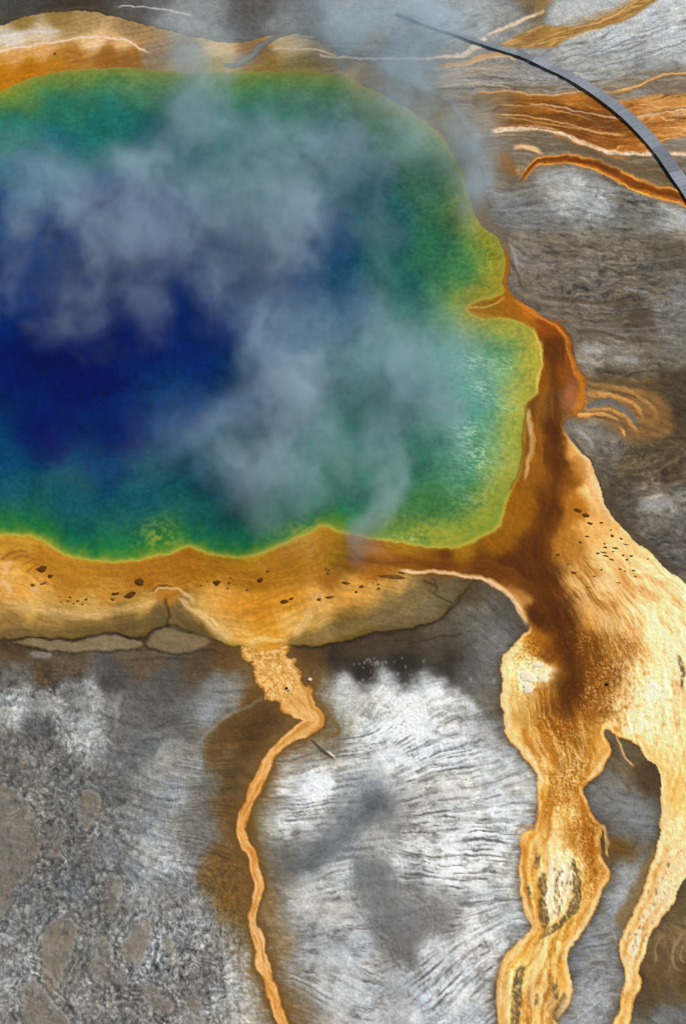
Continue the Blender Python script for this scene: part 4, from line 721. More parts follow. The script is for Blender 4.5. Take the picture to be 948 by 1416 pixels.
# brown wash left of the thin stream, silver edge
stroke([(372,962,5),(345,985,9),(318,1005,10),(296,1035,9),(285,1075,7)], [(-1,(84,58,18)),(0,(92,66,26)),(1,(88,64,28))], .5, .8, seed=135, only=NOT_M & ~I_L, streak=.3)
stroke([(368,958,1.8),(350,972,2),(325,984,2.4),(300,1000,2.6),(280,1020,2.4),(262,1040,2)], [(-1,(176,174,168)),(1,(150,146,136))], .35, .9, seed=136, only=NOT_M & ~I_L, streak=.2)
stroke([(436,960,3),(448,978,4),(460,996,4),(468,1010,3),(452,1018,3),(438,1014,2)], [(-1,(112,84,38)),(1,(120,94,50))], .75, .6, seed=137, only=NOT_M & ~I_L)
for k, L in enumerate([[(428,1022,1.2),(440,1034,1.5),(450,1040,1.4),(464,1048,1.2)],[(452,1038,1),(462,1044,1.2),(462,1048,1)]]):
    stroke(L, [(-1,(70,50,30)),(1,(70,50,30))] if k == 0 else [(-1,(230,220,200)),(1,(240,232,214))], .8, .4, seed=138+k, only=NOT_M, taper=3)
# sinter slabs under the shelf, between dark cracks
def slab(poly, col, seed):
    def fn(u, v, s): return np.asarray(col, np.float32)*(1+.12*fbm(u/18, v/6, 3, 500+seed)+.06*fbm(u/3, v/3, 2, 505))[..., None]
    area(poly, fn, 2.6, 0, GR, .8)
    p = crom(P(poly), 4, True); I = inside(p); H[I] += .12
slab([(20,889),(45,885),(90,887),(121,886),(155,880),(176,884),(197,889),(192,896),(158,899),(123,901),(84,901),(52,897),(36,892)], (140,120,84), 1)
slab([(203,889),(216,876),(232,870),(262,876),(290,886),(278,896),(252,904),(225,900),(207,895)], (130,110,74), 2)
slab([(38,904),(52,901),(72,903),(70,910),(50,911)], (138,130,118), 3)
CK = [(-1,(34,24,12)),(1,(34,24,12))]
for k, L in enumerate([[(0,881,1.6),(16,885,1.6),(41,882,1.5),(66,885,1.4),(90,885,1.4),(121,883,1.6),(140,878,1.8),(158,876,1.8),(175,880,1.6),(197,886,1.6),(202,884,1.5),(214,873,1.4),(228,870,1.2)],
    [(197,886,1.6),(200,892,1.4),(210,897,1.4),(225,902,1.4),(252,905,1.5),(278,898,1.3),(300,900,1)],[(20,890,1),(52,898,1.2),(84,902,1.2),(123,902,1.3),(158,901,1.3),(192,897,1.4),(200,890,1.2)],
    [(230,826,1.6),(229,838,2.2),(233,850,2.2),(230,864,1.6),(238,872,1.2)],[(404,893,2.2),(433,896,2.4),(477,889,2.2),(519,877,1.8),(545,876,1.6),(587,866,1.8),(613,855,1.6),(622,842,1.5),(630,830,1.4),(636,820,1.2)],
    [(596,800,1.2),(604,812,1.4),(600,820,1),(612,828,1.2),(626,833,1)],[(636,818,.8),(634,832,.8),(622,846,.8)],[(604,812,1),(592,806,1.2),(584,800,1)],
    [(560,892,.9),(600,884,1),(640,876,.9)],[(208,818,1.4),(216,813,1.8),(228,810,1.8),(240,811,1.2)]]):
    stroke(L, CK, .48, 1.0, seed=140+k, taper=3, wob=.6, streak=.1, depth=-.08)
stroke([(205,823,1),(215,816,1.3),(228,813,1.3),(242,814,1.6),(256,822,2.4),(270,834,3)], [(-1,(236,196,146)),(1,(216,170,108))], .75, .5, seed=151)
stroke([(242,824,2),(262,840,4),(284,856,6),(304,872,7),(322,888,5)], [(-1,(226,180,108)),(0,(226,186,120)),(1,(176,144,88))], .85, .8, seed=152, only=I_mat, streak=.25)
stroke([(404,886,3),(412,872,5),(424,856,6),(430,838,5)], [(-1,(232,188,120)),(1,(216,174,106))], .75, .8, seed=153, only=I_mat, streak=.2)
stroke([(340,888,3),(366,884,4),(398,884,3)], [(-1,(236,196,120)),(1,(240,204,140))], .6, .6, seed=154, only=I_mat, streak=.3)
stroke([(236,838,3),(246,852,7),(262,866,10),(284,882,8),(300,890,3)], [(-1,(104,84,46)),(0,(92,74,40)),(1,(112,90,52))], .7, .9, seed=155, only=I_mat, streak=.25)
stroke([(228,832,3),(215,846,8),(190,860,10),(150,870,9),(110,874,8),(60,874,7),(10,874,6),(-40,872,6)], [(-1,(110,88,46)),(0,(104,84,46)),(1,(132,106,62))], .6, 1.0, seed=156, only=I_mat, streak=.3)
stroke([(430,880,5),(470,868,9),(510,856,11),(545,842,12),(575,826,9),(590,812,4)], [(-1,(112,94,56)),(0,(112,94,58)),(1,(140,118,76))], .6, 1.0, seed=157, only=I_mat, streak=.3)
stroke([(300,792,8),(340,800,10),(370,812,8)], [(-1,(166,100,16)),(1,(170,106,20))], .45, 1.0, seed=158, only=I_mat)
stroke([(0,764,6),(60,776,7),(140,790,8),(200,788,8),(255,776,7),(300,784,8),(350,786,8),(400,768,7),(440,752,6),(480,756,6),(540,764,6)], [(-1,(172,116,24)),(1,(172,110,26))], .5, 1.0, seed=159, only=I_mat, streak=.2, taper=20)
# curls at the left end of the southern shelf
for k, L in enumerate([[(0,778,2),(10,768,2.5),(24,762,2),(40,762,1.2)],[(14,778,1.5),(26,770,2),(44,768,1.5)],[(30,782,1),(42,775,1.5),(54,772,1)],[(36,792,1),(46,784,1.2),(56,780,1)]]):
    stroke(L, [(-1,(136,84,26)),(1,(150,94,30))], .7, .5, seed=160+k, only=I_mat, taper=5)
for k, L in enumerate([[(4,794,4),(12,780,3),(24,774,2)],[(40,812,3),(50,818,4),(56,810,2)],[(0,800,3),(10,812,4),(20,822,3)]]):
    stroke(L, [(-1,(232,190,140)),(1,(226,176,116))], .6, .7, seed=164+k, only=I_mat, taper=5)
stroke([(0,832,5),(50,842,7),(110,850,7),(160,846,6),(205,834,5),(228,824,3)], [(-1,(206,160,90)),(0,(216,176,110)),(1,(196,160,98))], .6, .7, seed=168, only=I_mat, streak=.3, taper=20)
stroke([(300,795,1.2),(360,802,1.3),(420,798,1.2),(470,790,1.2)], [(-1,(214,150,64)),(1,(196,132,44))], .4, .7, seed=169, only=I_mat)
# salt-white blooms in the dark gully
for k in range(60):
    x = random.gauss(*random.choice([(508,14),(518,10),(555,30),(540,12)])); y = random.uniform(905,948)
    rr = random.uniform(.8,2.0)
    stroke([(x,y,rr*.8),(x+random.uniform(-1,1),y+random.uniform(2,7),rr)], [(-1,(160,156,146)),(1,(150,146,136))], random.uniform(.3,.7), .6, seed=1, only=NOT_M, taper=1)
for k in range(26):
    x = random.uniform(432, 690); y = 936+random.gauss(0,7)+(x-560)*.03
    stroke([(x,y,1.5),(x+random.uniform(-3,3),y+random.uniform(5,14),2.6)], [(-1,(200,198,190)),(1,(206,204,200))], random.uniform(.08,.32), 1.2, seed=2, only=NOT_M & ~I_L, taper=3)
# pale runnels hanging from the dark bank on the left
for k in range(16):
    x = random.choice([60,75,92,110,130,152,160,118])+random.uniform(-8,8); y = random.gauss(962,12); ll = random.uniform(12,44)
    stroke([(x,y,3),(x+random.uniform(-4,4),y+ll*.5,random.uniform(3,7)),(x+random.uniform(-8,8),y+ll,2)], [(-1,(160,158,156)),(0,(172,170,168)),(1,(140,138,136))], .35, 1.2, seed=3+k, only=NOT_M, taper=6, streak=.3)

# relief of the channels and the shelf lip


# ---------------------------------------------------------------- materials
def new_mat(name):
    m = bpy.data.materials.new(name); m.use_nodes = True
    return m, m.node_tree, m.node_tree.nodes['Principled BSDF']
def surf_mat(name, rough, spec, bump, nscale, gain=.12, coat=0.0):
    m, t, b = new_mat(name)
    at_ = t.nodes.new('ShaderNodeAttribute'); at_.attribute_name = 'pigment'
    tc = t.nodes.new('ShaderNodeTexCoord')
    n = t.nodes.new('ShaderNodeTexNoise'); n.inputs['Scale'].default_value = nscale; n.inputs['Detail'].default_value = 6; n.inputs['Roughness'].default_value = .65
    t.links.new(tc.outputs['Object'], n.inputs['Vector'])
    mr = t.nodes.new('ShaderNodeMapRange'); mr.inputs['From Min'].default_value = .3; mr.inputs['From Max'].default_value = .7
    mr.inputs['To Min'].default_value = 1-gain; mr.inputs['To Max'].default_value = 1+gain
    t.links.new(n.outputs['Fac'], mr.inputs['Value'])
    mx = t.nodes.new('ShaderNodeMix'); mx.data_type = 'RGBA'; mx.blend_type = 'MULTIPLY'; mx.inputs['Factor'].default_value = 1
    t.links.new(at_.outputs['Color'], mx.inputs['A']); t.links.new(mr.outputs['Result'], mx.inputs['B'])
    t.links.new(mx.outputs['Result'], b.inputs['Base Color'])
    bp = t.nodes.new('ShaderNodeBump'); bp.inputs['Strength'].default_value = bump; bp.inputs['Distance'].default_value = .12
    t.links.new(n.outputs['Fac'], bp.inputs['Height']); t.links.new(bp.outputs['Normal'], b.inputs['Normal'])
    b.inputs['Roughness'].default_value = rough; b.inputs['Specular IOR Level'].default_value = spec
    b.inputs['Coat Weight'].default_value = coat; b.inputs['Coat Roughness'].default_value = .25
    return m
M_ground = surf_mat('sinter_crust', .85, .25, .55, 2.2, .12)
M_mat = surf_mat('bacterial_mat', .8, .08, .45, 1.8, .07)
M_water = surf_mat('spring_water', .35, .06, .12, .9, .05)

# ---------------------------------------------------------------- meshes from the survey grid
lin = np.clip(C, 0, 255)/255.0
lin = np.where(lin <= .04045, lin/12.92, ((lin+.055)/1.055)**2.4).astype(np.float32)
lin = np.clip(lin, 0.0015, 0.86)
Xg, Yg = np.meshgrid(XA.astype(np.float32), YA.astype(np.float32))
cls = np.zeros((NY, NX), np.int8)                          # 0 ground
cls[I_pool] = 1; cls[I_mat] = 2
vline = P([(780,1085)])[0][1]; uline = P([(870,1085)])[0][0]
cls[I_mat & (V > vline) & (U < uline)] = 7; cls[I_mat & (V > vline) & (U >= uline)] = 8
cls[I_L] = 6
for k in (3, 4, 5): cls[(RUN == k)] = k
fcls = cls[:-1, :-1]
vid = np.arange(NY*NX).reshape(NY, NX)
def tag(o, label=None, cat=None, group=None, kind=None):
    if label: o['label'] = label
    if cat: o['category'] = cat
    if group: o['group'] = group
    if kind: o['kind'] = kind
    return o
def patch_object(name, k, mat, label, cat):
    f = fcls == k
    a = vid[:-1, :-1][f]; b = vid[1:, :-1][f]; c_ = vid[1:, 1:][f]; d_ = vid[:-1, 1:][f]
    q = np.stack([a, b, c_, d_], -1).ravel()
    uq, inv = np.unique(q, return_inverse=True)
    me = bpy.data.meshes.new(name); nv = len(uq); nf = len(a)
    me.vertices.add(nv); me.loops.add(nf*4); me.polygons.add(nf)
    co = np.stack([Xg.ravel()[uq], Yg.ravel()[uq], H.ravel()[uq]], -1).astype(np.float32)
    me.vertices.foreach_set('co', co.ravel())
    me.loops.foreach_set('vertex_index', inv.astype(np.int32).ravel())
    me.polygons.foreach_set('loop_start', np.arange(0, nf*4, 4, dtype=np.int32))
    me.polygons.foreach_set('use_smooth', np.ones(nf, bool))
    me.update(calc_edges=True)
    at_ = me.attributes.new('pigment', 'FLOAT_COLOR', 'POINT')
    rgba = np.ones((nv, 4), np.float32); rgba[:, :3] = lin.reshape(-1, 3)[uq]
    at_.data.foreach_set('color', rgba.ravel())
    me.materials.append(mat)
    o = bpy.data.objects.new(name, me); COL.objects.link(o)
    return tag(o, label, cat, None, 'structure')
patch_object('ground', 0, M_ground, 'grey and white crusted mineral ground with dark rills around the spring', 'ground')
patch_object('water', 1, M_water, 'deep blue hot spring pool grading to green and yellow at its rim', 'water')
patch_object('bacterial_mat', 2, M_mat, 'orange and tan bacterial mat shelf around the blue pool', 'ground')
patch_object('runoff_stream', 6, M_mat, 'thin pale orange runoff stream winding down left of the white ground', 'stream')
patch_object('runoff_stream', 7, M_mat, 'braided orange runoff stream with brown islands at the bottom right', 'stream')
patch_object('runoff_stream', 8, M_mat, 'pale pinkish runoff stream at the lower right edge', 'stream')
patch_object('runoff_stream', 3, M_mat, 'wide streaky orange runoff passing under the curved boardwalk', 'stream')
patch_object('runoff_stream', 4, M_mat, 'narrow dark orange runoff with bright edges below the wide runoff', 'stream')
patch_object('runoff_stream', 5, M_mat, 'olive orange runoff above the boardwalk at the top', 'stream')

# ---------------------------------------------------------------- boardwalk
def wood_mat(name, col, var=.25, bump=.3):
    m, t, b = new_mat(name)
    tc = t.nodes.new('ShaderNodeTexCoord'); oi = t.nodes.new('ShaderNodeAttribute'); oi.attribute_name = 'tone'
    n = t.nodes.new('ShaderNodeTexNoise'); n.inputs['Scale'].default_value = 3.5; n.inputs['Detail'].default_value = 5
    t.links.new(tc.outputs['Object'], n.inputs['Vector'])
    mr = t.nodes.new('ShaderNodeMapRange'); mr.inputs['To Min'].default_value = 1-var; mr.inputs['To Max'].default_value = 1+var
    t.links.new(n.outputs['Fac'], mr.inputs['Value'])
    mu = t.nodes.new('ShaderNodeMath'); mu.operation = 'MULTIPLY'
    t.links.new(mr.outputs['Result'], mu.inputs[0]); t.links.new(oi.outputs['Fac'], mu.inputs[1])
    mx = t.nodes.new('ShaderNodeMix'); mx.data_type = 'RGBA'; mx.blend_type = 'MULTIPLY'; mx.inputs['Factor'].default_value = 1
    mx.inputs['A'].default_value = (*col, 1); t.links.new(mu.outputs[0], mx.inputs['B'])
    t.links.new(mx.outputs['Result'], b.inputs['Base Color']); b.inputs['Roughness'].default_value = .85
    b.inputs['Specular IOR Level'].default_value = .2
    return m
M_deck = wood_mat('weathered_deck', (.235, .258, .290))
M_beam = wood_mat('dark_timber', (.035, .030, .028))
def box(bm, p, ax, ay, hz, hx, hy, tone=None, lay=None):
    vs = []
    for dz in (-hz, hz):
        for sx, sy in ((-1,-1),(1,-1),(1,1),(-1,1)):
            vs.append(bm.verts.new(p+ax*hx*sx+ay*hy*sy+Vector((0,0,dz))))
    for f in ((3,2,1,0),(4,5,6,7),(0,1,5,4),(1,2,6,5),(2,3,7,6),(3,0,4,7)):
        bm.faces.new([vs[i] for i in f])
    if lay is not None:
        for q in vs: q[lay] = tone
def finish(name, bm, mat, parent=None):
    me = bpy.data.meshes.new(name); bm.normal_update(); bm.to_mesh(me); bm.free(); me.materials.append(mat)
    o = bpy.data.objects.new(name, me); COL.objects.link(o); o.parent = parent
    return o
ZD = 0.42                                                  # deck height
bw = [(548,17,3),(568,24,3.6),(588,32,4),(611,40,4.6),(630,46,5.4),(655,55,7.6),(687,65,9.8),(724,76,12.4),(760,92,14.8),(786,104,16.5),(812,119,17.6),(841,139,18.8),
      (867,160,20),(893,186,20.6),(916,213,21.2),(936,242,21.6),(955,270,22),(985,322,22),(1020,392,22),(1060,480,22)]
cp = crom([tuple(at(x, y, ZD))[:2] for x, y, _ in bw], 24)
wid = np.interp(np.arange(len(cp))/24, np.arange(len(bw)), [q[2] for q in bw])*MPP
cum = np.concatenate([[0], np.cumsum(np.hypot(*np.diff(cp, axis=0).T))]); LEN = cum[-1]
def along(s):
    x = np.interp(s, cum, cp[:, 0]); y = np.interp(s, cum, cp[:, 1]); w_ = np.interp(s, cum, wid)
    s2 = min(s+.2, LEN); s1 = s2-.4
    dx = np.interp(s2, cum, cp[:, 0])-np.interp(s1, cum, cp[:, 0]); dy = np.interp(s2, cum, cp[:, 1])-np.interp(s1, cum, cp[:, 1])
    L = math.hypot(dx, dy); t = Vector((dx/L, dy/L, 0))
    return Vector((x, y, 0)), t, Vector((-t.y, t.x, 0)), max(w_*1.0, .55)
p0 = along(LEN*.6)[0]
walk = bpy.data.objects.new('boardwalk', None); COL.objects.link(walk); walk.location = (p0.x, p0.y, 0)
tag(walk, 'long curved grey plank boardwalk crossing the orange runoff at the top right', 'boardwalk')
off = Vector((p0.x, p0.y, 0))
SEC = 3.4; ns = int(LEN//SEC)
for k in range(ns):
    bm = bmesh.new(); lay = bm.verts.layers.float.new('tone')
    base = random.choice([.78,.88,.96,1.0,1.08,1.18,1.28]); s = k*SEC+.01
    while s < (k+1)*SEC-.05:
        p, t, n_, wd = along(s+.09)
        box(bm, p-off+Vector((0,0,ZD-.02+random.uniform(-.004,.004))), t, n_, .02, .083, wd/2+random.uniform(-.03,.03), base*random.uniform(.88,1.12), lay)
        s += .18
    finish('deck_section', bm, M_deck, walk)
for sgn in (-1, 1):
    bm = bmesh.new(); lay = bm.verts.layers.float.new('tone')
    s = 0
    while s < LEN-1:
        a = along(s); b = along(min(s+1.2, LEN)); mid = (a[0]+b[0])/2; t = (b[0]-a[0]).normalized(); n_ = Vector((-t.y, t.x, 0))
        box(bm, mid-off+n_*sgn*((a[3]+b[3])/4-.06)+Vector((0,0,ZD-.11)), t, n_, .07, (b[0]-a[0]).length/2+.01, .035, 1, lay); s += 1.2
    finish('side_beam', bm, M_beam, walk)
for k in range(ns+1):
    p, t, n_, wd = along(k*SEC)
    bm = bmesh.new(); lay = bm.verts.layers.float.new('tone')
    box(bm, p-off+Vector((0,0,ZD-.25)), t, n_, .06, .07, wd/2-.12, 1, lay); finish('cross_beam', bm, M_beam, walk)
    for sgn in (-1, 1):
        bm = bmesh.new(); lay = bm.verts.layers.float.new('tone')
        box(bm, p-off+n_*sgn*(wd/2-.22)+Vector((0,0,.0)), t, n_, .18, .07, .07, 1, lay); finish('post', bm, M_beam, walk)

# ---------------------------------------------------------------- loose clumps and stones on the mats
def lump_mat(name, col, rough=.8, var=.25):
    m, t, b = new_mat(name)
    tc = t.nodes.new('ShaderNodeTexCoord'); n = t.nodes.new('ShaderNodeTexNoise'); n.inputs['Scale'].default_value = 4; n.inputs['Detail'].default_value = 5
    t.links.new(tc.outputs['Object'], n.inputs['Vector'])
    cr_ = t.nodes.new('ShaderNodeValToRGB'); cr_.color_ramp.elements[0].position = .3; cr_.color_ramp.elements[1].position = .7
    cr_.color_ramp.elements[0].color = (*[q*(1-var) for q in col], 1); cr_.color_ramp.elements[1].color = (*[q*(1+var) for q in col], 1)
    t.links.new(n.outputs['Fac'], cr_.inputs['Fac']); t.links.new(cr_.outputs['Color'], b.inputs['Base Color'])
    b.inputs['Roughness'].default_value = rough; b.inputs['Specular IOR Level'].default_value = .05
    bp = t.nodes.new('ShaderNodeBump'); bp.inputs['Strength'].default_value = .5; bp.inputs['Distance'].default_value = .05
    t.links.new(n.outputs['Fac'], bp.inputs['Height']); t.links.new(bp.outputs['Normal'], b.inputs['Normal'])
    return m
M_clump = lump_mat('dark_microbial_tissue', (.095, .036, .006), .95, .5)
M_clump2 = lump_mat('olive_microbial_tissue', (.15, .070, .016), .95, .5)
M_stone = lump_mat('dark_stone', (.04, .03, .025)); M_pale = lump_mat('pale_sinter_lump', (.72, .62, .46), .8, .15); M_white = lump_mat('white_sinter_crust', (.84, .72, .50), .9, .08)
def ground_z(x, y):
    j = int(np.argmin(np.abs(XA-x))); i = int(np.argmin(np.abs(YA-y))); return float(H[i, j])
def lump(name, px, py, lu, wu_, ang, hh, mat, label, cat, group=None, seed=0, seg=16):
    """irregular low mound; lu, wu_ half length / half width in survey units, ang in degrees as seen in plan"""
    r = random.Random(seed*7+int(px)*31+int(py)); q = at(px, py); bm = bmesh.new()
    ph = [r.uniform(0, 6.28) for _ in range(4)]; am = [r.uniform(.04, .15), r.uniform(.03, .12), r.uniform(.02, .07), r.uniform(.01, .05)]
    rings = []; jit = [r.uniform(-.16, .16) for _ in range(seg)]
    for j, (fr_, z) in enumerate(((1.0, -.06), (.97, .35), (.82, .8), (.5, 1.0))):
        ring = []
        for i in range(seg):
            a = 2*math.pi*i/seg
            rr = fr_*(1+sum(am[k]*math.sin((k+2)*a+ph[k]) for k in range(4))+(jit[i]))
            x = rr*math.cos(a)*lu*MPP; y = rr*math.sin(a)*wu_*KV
            ca_, sa_ = math.cos(math.radians(ang)), math.sin(math.radians(ang))
            ring.append(bm.verts.new((x*ca_-y*sa_, x*sa_+y*ca_, z*hh+(r.uniform(-.05, .05)*hh if j else 0))))
        rings.append(ring)
    top = bm.verts.new((0, 0, hh*r.uniform(.85, 1.05)))
    for j in range(3):
        for i in range(seg):
            bm.faces.new((rings[j][i], rings[j][(i+1) % seg], rings[j+1][(i+1) % seg], rings[j+1][i]))
    for i in range(seg): bm.faces.new((rings[3][i], rings[3][(i+1) % seg], top))
    bm.faces.new(rings[0][::-1])
    for f in bm.faces: f.smooth = True
    o = finish(name, bm, mat); o.location = (q.x, q.y, ground_z(q.x, q.y)+.01)
    tag(o, label, cat, group)
    return o
GE = 'dark clumps scattered on the pale eastern fan'
GS = 'dark clumps along the southern orange shelf'
# eastern fan
big = [(798,706,6.0,2.6,-28,'long dark brown clump at the upper tip of the eastern scatter'),(809,713,5.2,3.0,-30,'largest dark clump on the orange fan right of the pool'),
 (815,724,4.2,1.7,-15,'oval dark clump just under the largest clump of the fan'),(831,723,2.2,1.3,-20,'small dark clump closest to the grey bank on the upper fan')]
for x, y, a, b, g, lb in big: lump('mat_clump', x, y, a, b, g, .06, M_clump, lb, 'mat clump', GE)
small_e = []
for x, y, a, b, g in [(811,742,3,1.0,-10),(802,750,2.4,1.2,-10),(771,767,2.6,1.8,-35),(785,780,2.2,1.0,-10),(793,792,3.6,1.5,-12),(844,733,1.4,.9,0),(846,741,3,1.3,-40),(858,745,2.2,1.3,-20),(835,752,2,1.1,0),
   (836,757,2.8,1.0,-15),(850,758,3.8,1.2,-12),(865,753,5.5,.8,-18),(834,764,4.5,.9,-16),(847,763,1.7,.9,0),(861,768,2,1.2,-20),(872,769,2.2,1.6,-25),(866,774,2,1.3,-10),(826,765,3.2,1.0,-22),(837,769,4.4,1.1,-16),(845,774,3.6,1.0,-24),
   (857,787,2,.9,-5),(863,790,1.6,.7,0),(875,789,2.4,1.0,-10),(878,797,1.6,.8,0),(831,788,1.6,1.0,0),(821,797,2.2,.7,-30),(895,773,1.4,1.0,0),(855,806,3,.7,-14),(775,814,1.2,.8,0),(812,812,2.4,.6,-20)]:
    small_e.append((x, y, a, b, g))
ORD = ['first','second','third','fourth','fifth','sixth','seventh','eighth','ninth','tenth','eleventh','twelfth','thirteenth','fourteenth','fifteenth','sixteenth','seventeenth','eighteenth','nineteenth','twentieth',
  'twenty-first','twenty-second','twenty-third','twenty-fourth','twenty-fifth','twenty-sixth','twenty-seventh','twenty-eighth','twenty-ninth','thirtieth','thirty-first','thirty-second','thirty-third']
def kind_of(a, b): return ('tiny' if a < 1.9 else 'small' if a < 3.1 else 'long')+(' round' if a/b < 1.7 else ' narrow' if a/b > 2.9 else ' oval')
for i, (x, y, a, b, g) in enumerate(sorted(small_e, key=lambda q: q[1])):
    lump('mat_clump', x, y, a, b, g, .05, M_clump if random.random() < .6 else M_clump2, kind_of(a, b)+' dark clump, '+ORD[i]+' from the top among the small clumps of the eastern fan', 'mat clump', GE)
# southern shelf
for x, y, a, b, g, lb in [(193,805,8,4.2,-8,'broad dark brown clump in the middle of the southern shelf'),(180,823,8,4.0,18,'rounded dark clump directly below the broad one on the southern shelf'),
  (160,821,6,1.8,10,'flat dark clump left of the rounded one on the southern shelf'),(156,829,3.4,1.8,18,'little dark clump tucked under the flat one on the southern shelf'),
  (58,787,7,4.5,10,'brown ragged clump near the left end of the southern shelf'),(70,797,4,2.2,-10,'brown clump right of the ragged one at the left end of the shelf'),(60,807,4.5,1.6,25,'thin brown clump over the pale patch at the left end'),(46,809,2.4,1.8,0,'tiny brown clump left of the pale patch at the left end'),
  (393,832,6,2.4,-2,'leftmost dark clump right of the stream mouth'),(403,828,3.2,1.6,5,'dark clump touching the leftmost one above the stream mouth'),(441,829,3.4,1.8,0,'small dark clump between the two pairs on the southern shelf'),(456,826,5.2,1.6,4,'long low dark clump right of the stream mouth'),
  (478,806,6,2.2,-10,'brown clump on the shelf under the pool lip'),(500,811,3.2,2.2,30,'brown clump nearest the dark ragged strip on the shelf'),(300,806,5,4,0,'round brown clump between the pool lip and stream mouth'),(360,802,4,3,0,'faint brown clump above the stream mouth'),
  (543,798,18,3.0,-8,'long ragged dark strip at the east end of the southern shelf'),(554,792,5,1.2,-10,'thin dark sliver above the long ragged strip')]:
    lump('mat_clump', x, y, a, b, g, .07, M_clump if a*b > 8 and x < 400 else M_clump2, lb, 'mat clump', GS)
small_s = []
for x, y in [(94,831),(97,826),(108,831),(115,836),(102,835),(84,833),(120,829),(316,806),(314,814),(318,799),(341,816),(288,804),(278,810),(492,819),(522,808),(524,814),(455,789),(450,787),(454,793),(370,790)]:
    small_s.append((x+random.uniform(-1,1), y, random.uniform(1.3,2.8), random.uniform(.8,1.5), random.uniform(-20,20)))
for i, (x, y, a, b, g) in enumerate(sorted(small_s)):
    lump('mat_clump', x, y, a, b, g, .06, M_clump2, kind_of(a, b)+' brown clump, '+ORD[i]+' from the left among the small clumps of the southern shelf', 'mat clump', GS)
lump('stone', 76, 74.5, 1.9, 1.3, 0, .22, M_stone, 'small dark stone alone on the orange shelf at the top left', 'stone')
lump('stone', 838, 946.5, 2.0, 1.5, 0, .25, M_stone, 'small dark stone on the rusty fan above the braided stream', 'stone')
lump('stone', 396, 952, 1.9, 1.3, 0, .25, M_stone, 'small dark stone in the upper reach of the thin stream', 'stone')
lump('sinter_lump', 400, 954, 2.0, 1.4, 20, .2, M_pale, 'white lump beside the dark stone in the thin stream', 'mineral lump')
lump('sinter_lump', 428, 941, 3.0, 2.2, 0, .25, M_pale, 'pale lump on the right bank of the thin stream', 'mineral lump')
lump('sinter_lump', 730, 84.5, 2.2, 1.2, -10, .2, M_pale, 'white lump beneath the near edge of the boardwalk', 'mineral lump')
for x, y, a, b, g, lb in [(743,919,8,5,10,'upper white crust lump at the head of the braided stream'),(751,938,9,6,0,'right white crust lump at the head of the braided stream'),(728,936,10,9,20,'left white crust lump at the head of the braided stream'),(730,952,9,7,0,'lowest white crust lump at the head of the braided stream')]:
    lump('sinter_lump', x, y, a*.85, b*.85, g, .07, M_white, lb, 'mineral lump', 'white crust lumps at the stream head', seg=26)

# ---------------------------------------------------------------- steam: a real volume drifting over the pool
ZS = 5.0                                                   # mean height of the billows
SX, SY = np.arange(-70, 52, 1.0), np.arange(-14, 138, 1.0)
sx, sy = np.meshgrid(SX, SY); smap = np.zeros_like(sx)
for px, py, ru, rv, a in [(272,110,48,45,.50),(275,175,50,50,.60),(270,60,60,28,.34),(330,90,60,30,.22),(250,25,55,20,.30),(500,30,70,34,.60),(420,40,60,24,.30),(560,75,50,34,.50),(540,120,45,26,.70),
   (480,195,40,45,.70),(430,220,40,40,.65),(400,170,30,26,.35),(350,270,50,45,.65),(430,300,50,50,.85),(370,330,50,45,.70),(260,265,55,40,.70),(190,255,40,38,.60),(180,315,45,40,.60),
   (250,340,45,40,.60),(130,370,45,35,.55),(60,250,50,38,.55),(20,210,30,30,.35),(20,320,30,34,.40),(100,300,35,30,.45),(110,445,50,24,.35),(30,390,40,20,.30),(200,410,34,40,.30),(310,400,35,35,.50),(390,440,42,45,.85),
   (420,510,50,50,.95),(370,560,40,42,.85),(440,570,45,40,.65),(510,470,45,45,.80),(560,510,50,40,.65),(600,560,40,40,.50),(350,640,42,45,.70),(300,600,30,40,.30),(540,625,22,50,.60),(535,690,24,35,.65),(520,740,22,22,.45),
   (380,710,40,30,.50),(400,650,40,40,.55),(620,500,45,40,.40),(650,545,34,34,.30),(640,225,40,50,.60),(590,190,60,44,.48),(655,180,26,28,.60),(650,270,30,34,.40),(560,150,40,30,.55),(690,190,30,34,.30),(540,240,40,40,.35),(530,330,30,50,.25),
   (766,562,12,10,.35),(230,610,60,40,.18),(100,640,70,40,.10),(470,640,40,40,.30),(300,470,30,26,.08),(640,620,60,70,.16),(620,430,50,40,.14),(660,540,40,60,.16),(480,90,50,24,.35),(600,90,40,26,.35),(600,30,60,34,.45),(680,50,40,24,.20),(200,260,60,60,.20),(80,280,60,60,.25),(500,10,80,30,.40),(575,28,50,26,.75),(620,60,30,20,.35),(360,200,40,40,.40)]:
    q = at(px, py, ZS); du, dv = ru*MPP, rv*KV
    smap = smap+a*np.exp(-((sx-q.x)/du)**2-((sy-q.y)/dv)**2)
smap = np.clip(smap-.05, 0, 1.35).astype(np.float32)
gm = bpy.data.meshes.new('steam'); ny, nx = sx.shape
vv_ = np.stack([sx, sy, np.zeros_like(sx)], -1).reshape(-1, 3); ids = np.arange(nx*ny).reshape(ny, nx)
ff = np.stack([ids[:-1, :-1], ids[:-1, 1:], ids[1:, 1:], ids[1:, :-1]], -1).reshape(-1, 4)
gm.from_pydata(vv_.tolist(), [], ff.tolist()); gm.update()
aa = gm.attributes.new('thick', 'FLOAT', 'POINT'); aa.data.foreach_set('value', smap.ravel())
steam = bpy.data.objects.new('steam', gm); COL.objects.link(steam)
tag(steam, 'pale grey blue steam billowing off the hot pool', 'steam', None, 'stuff')
ms = bpy.data.materials.new('steam'); ms.use_nodes = True; t = ms.node_tree; t.nodes.clear()
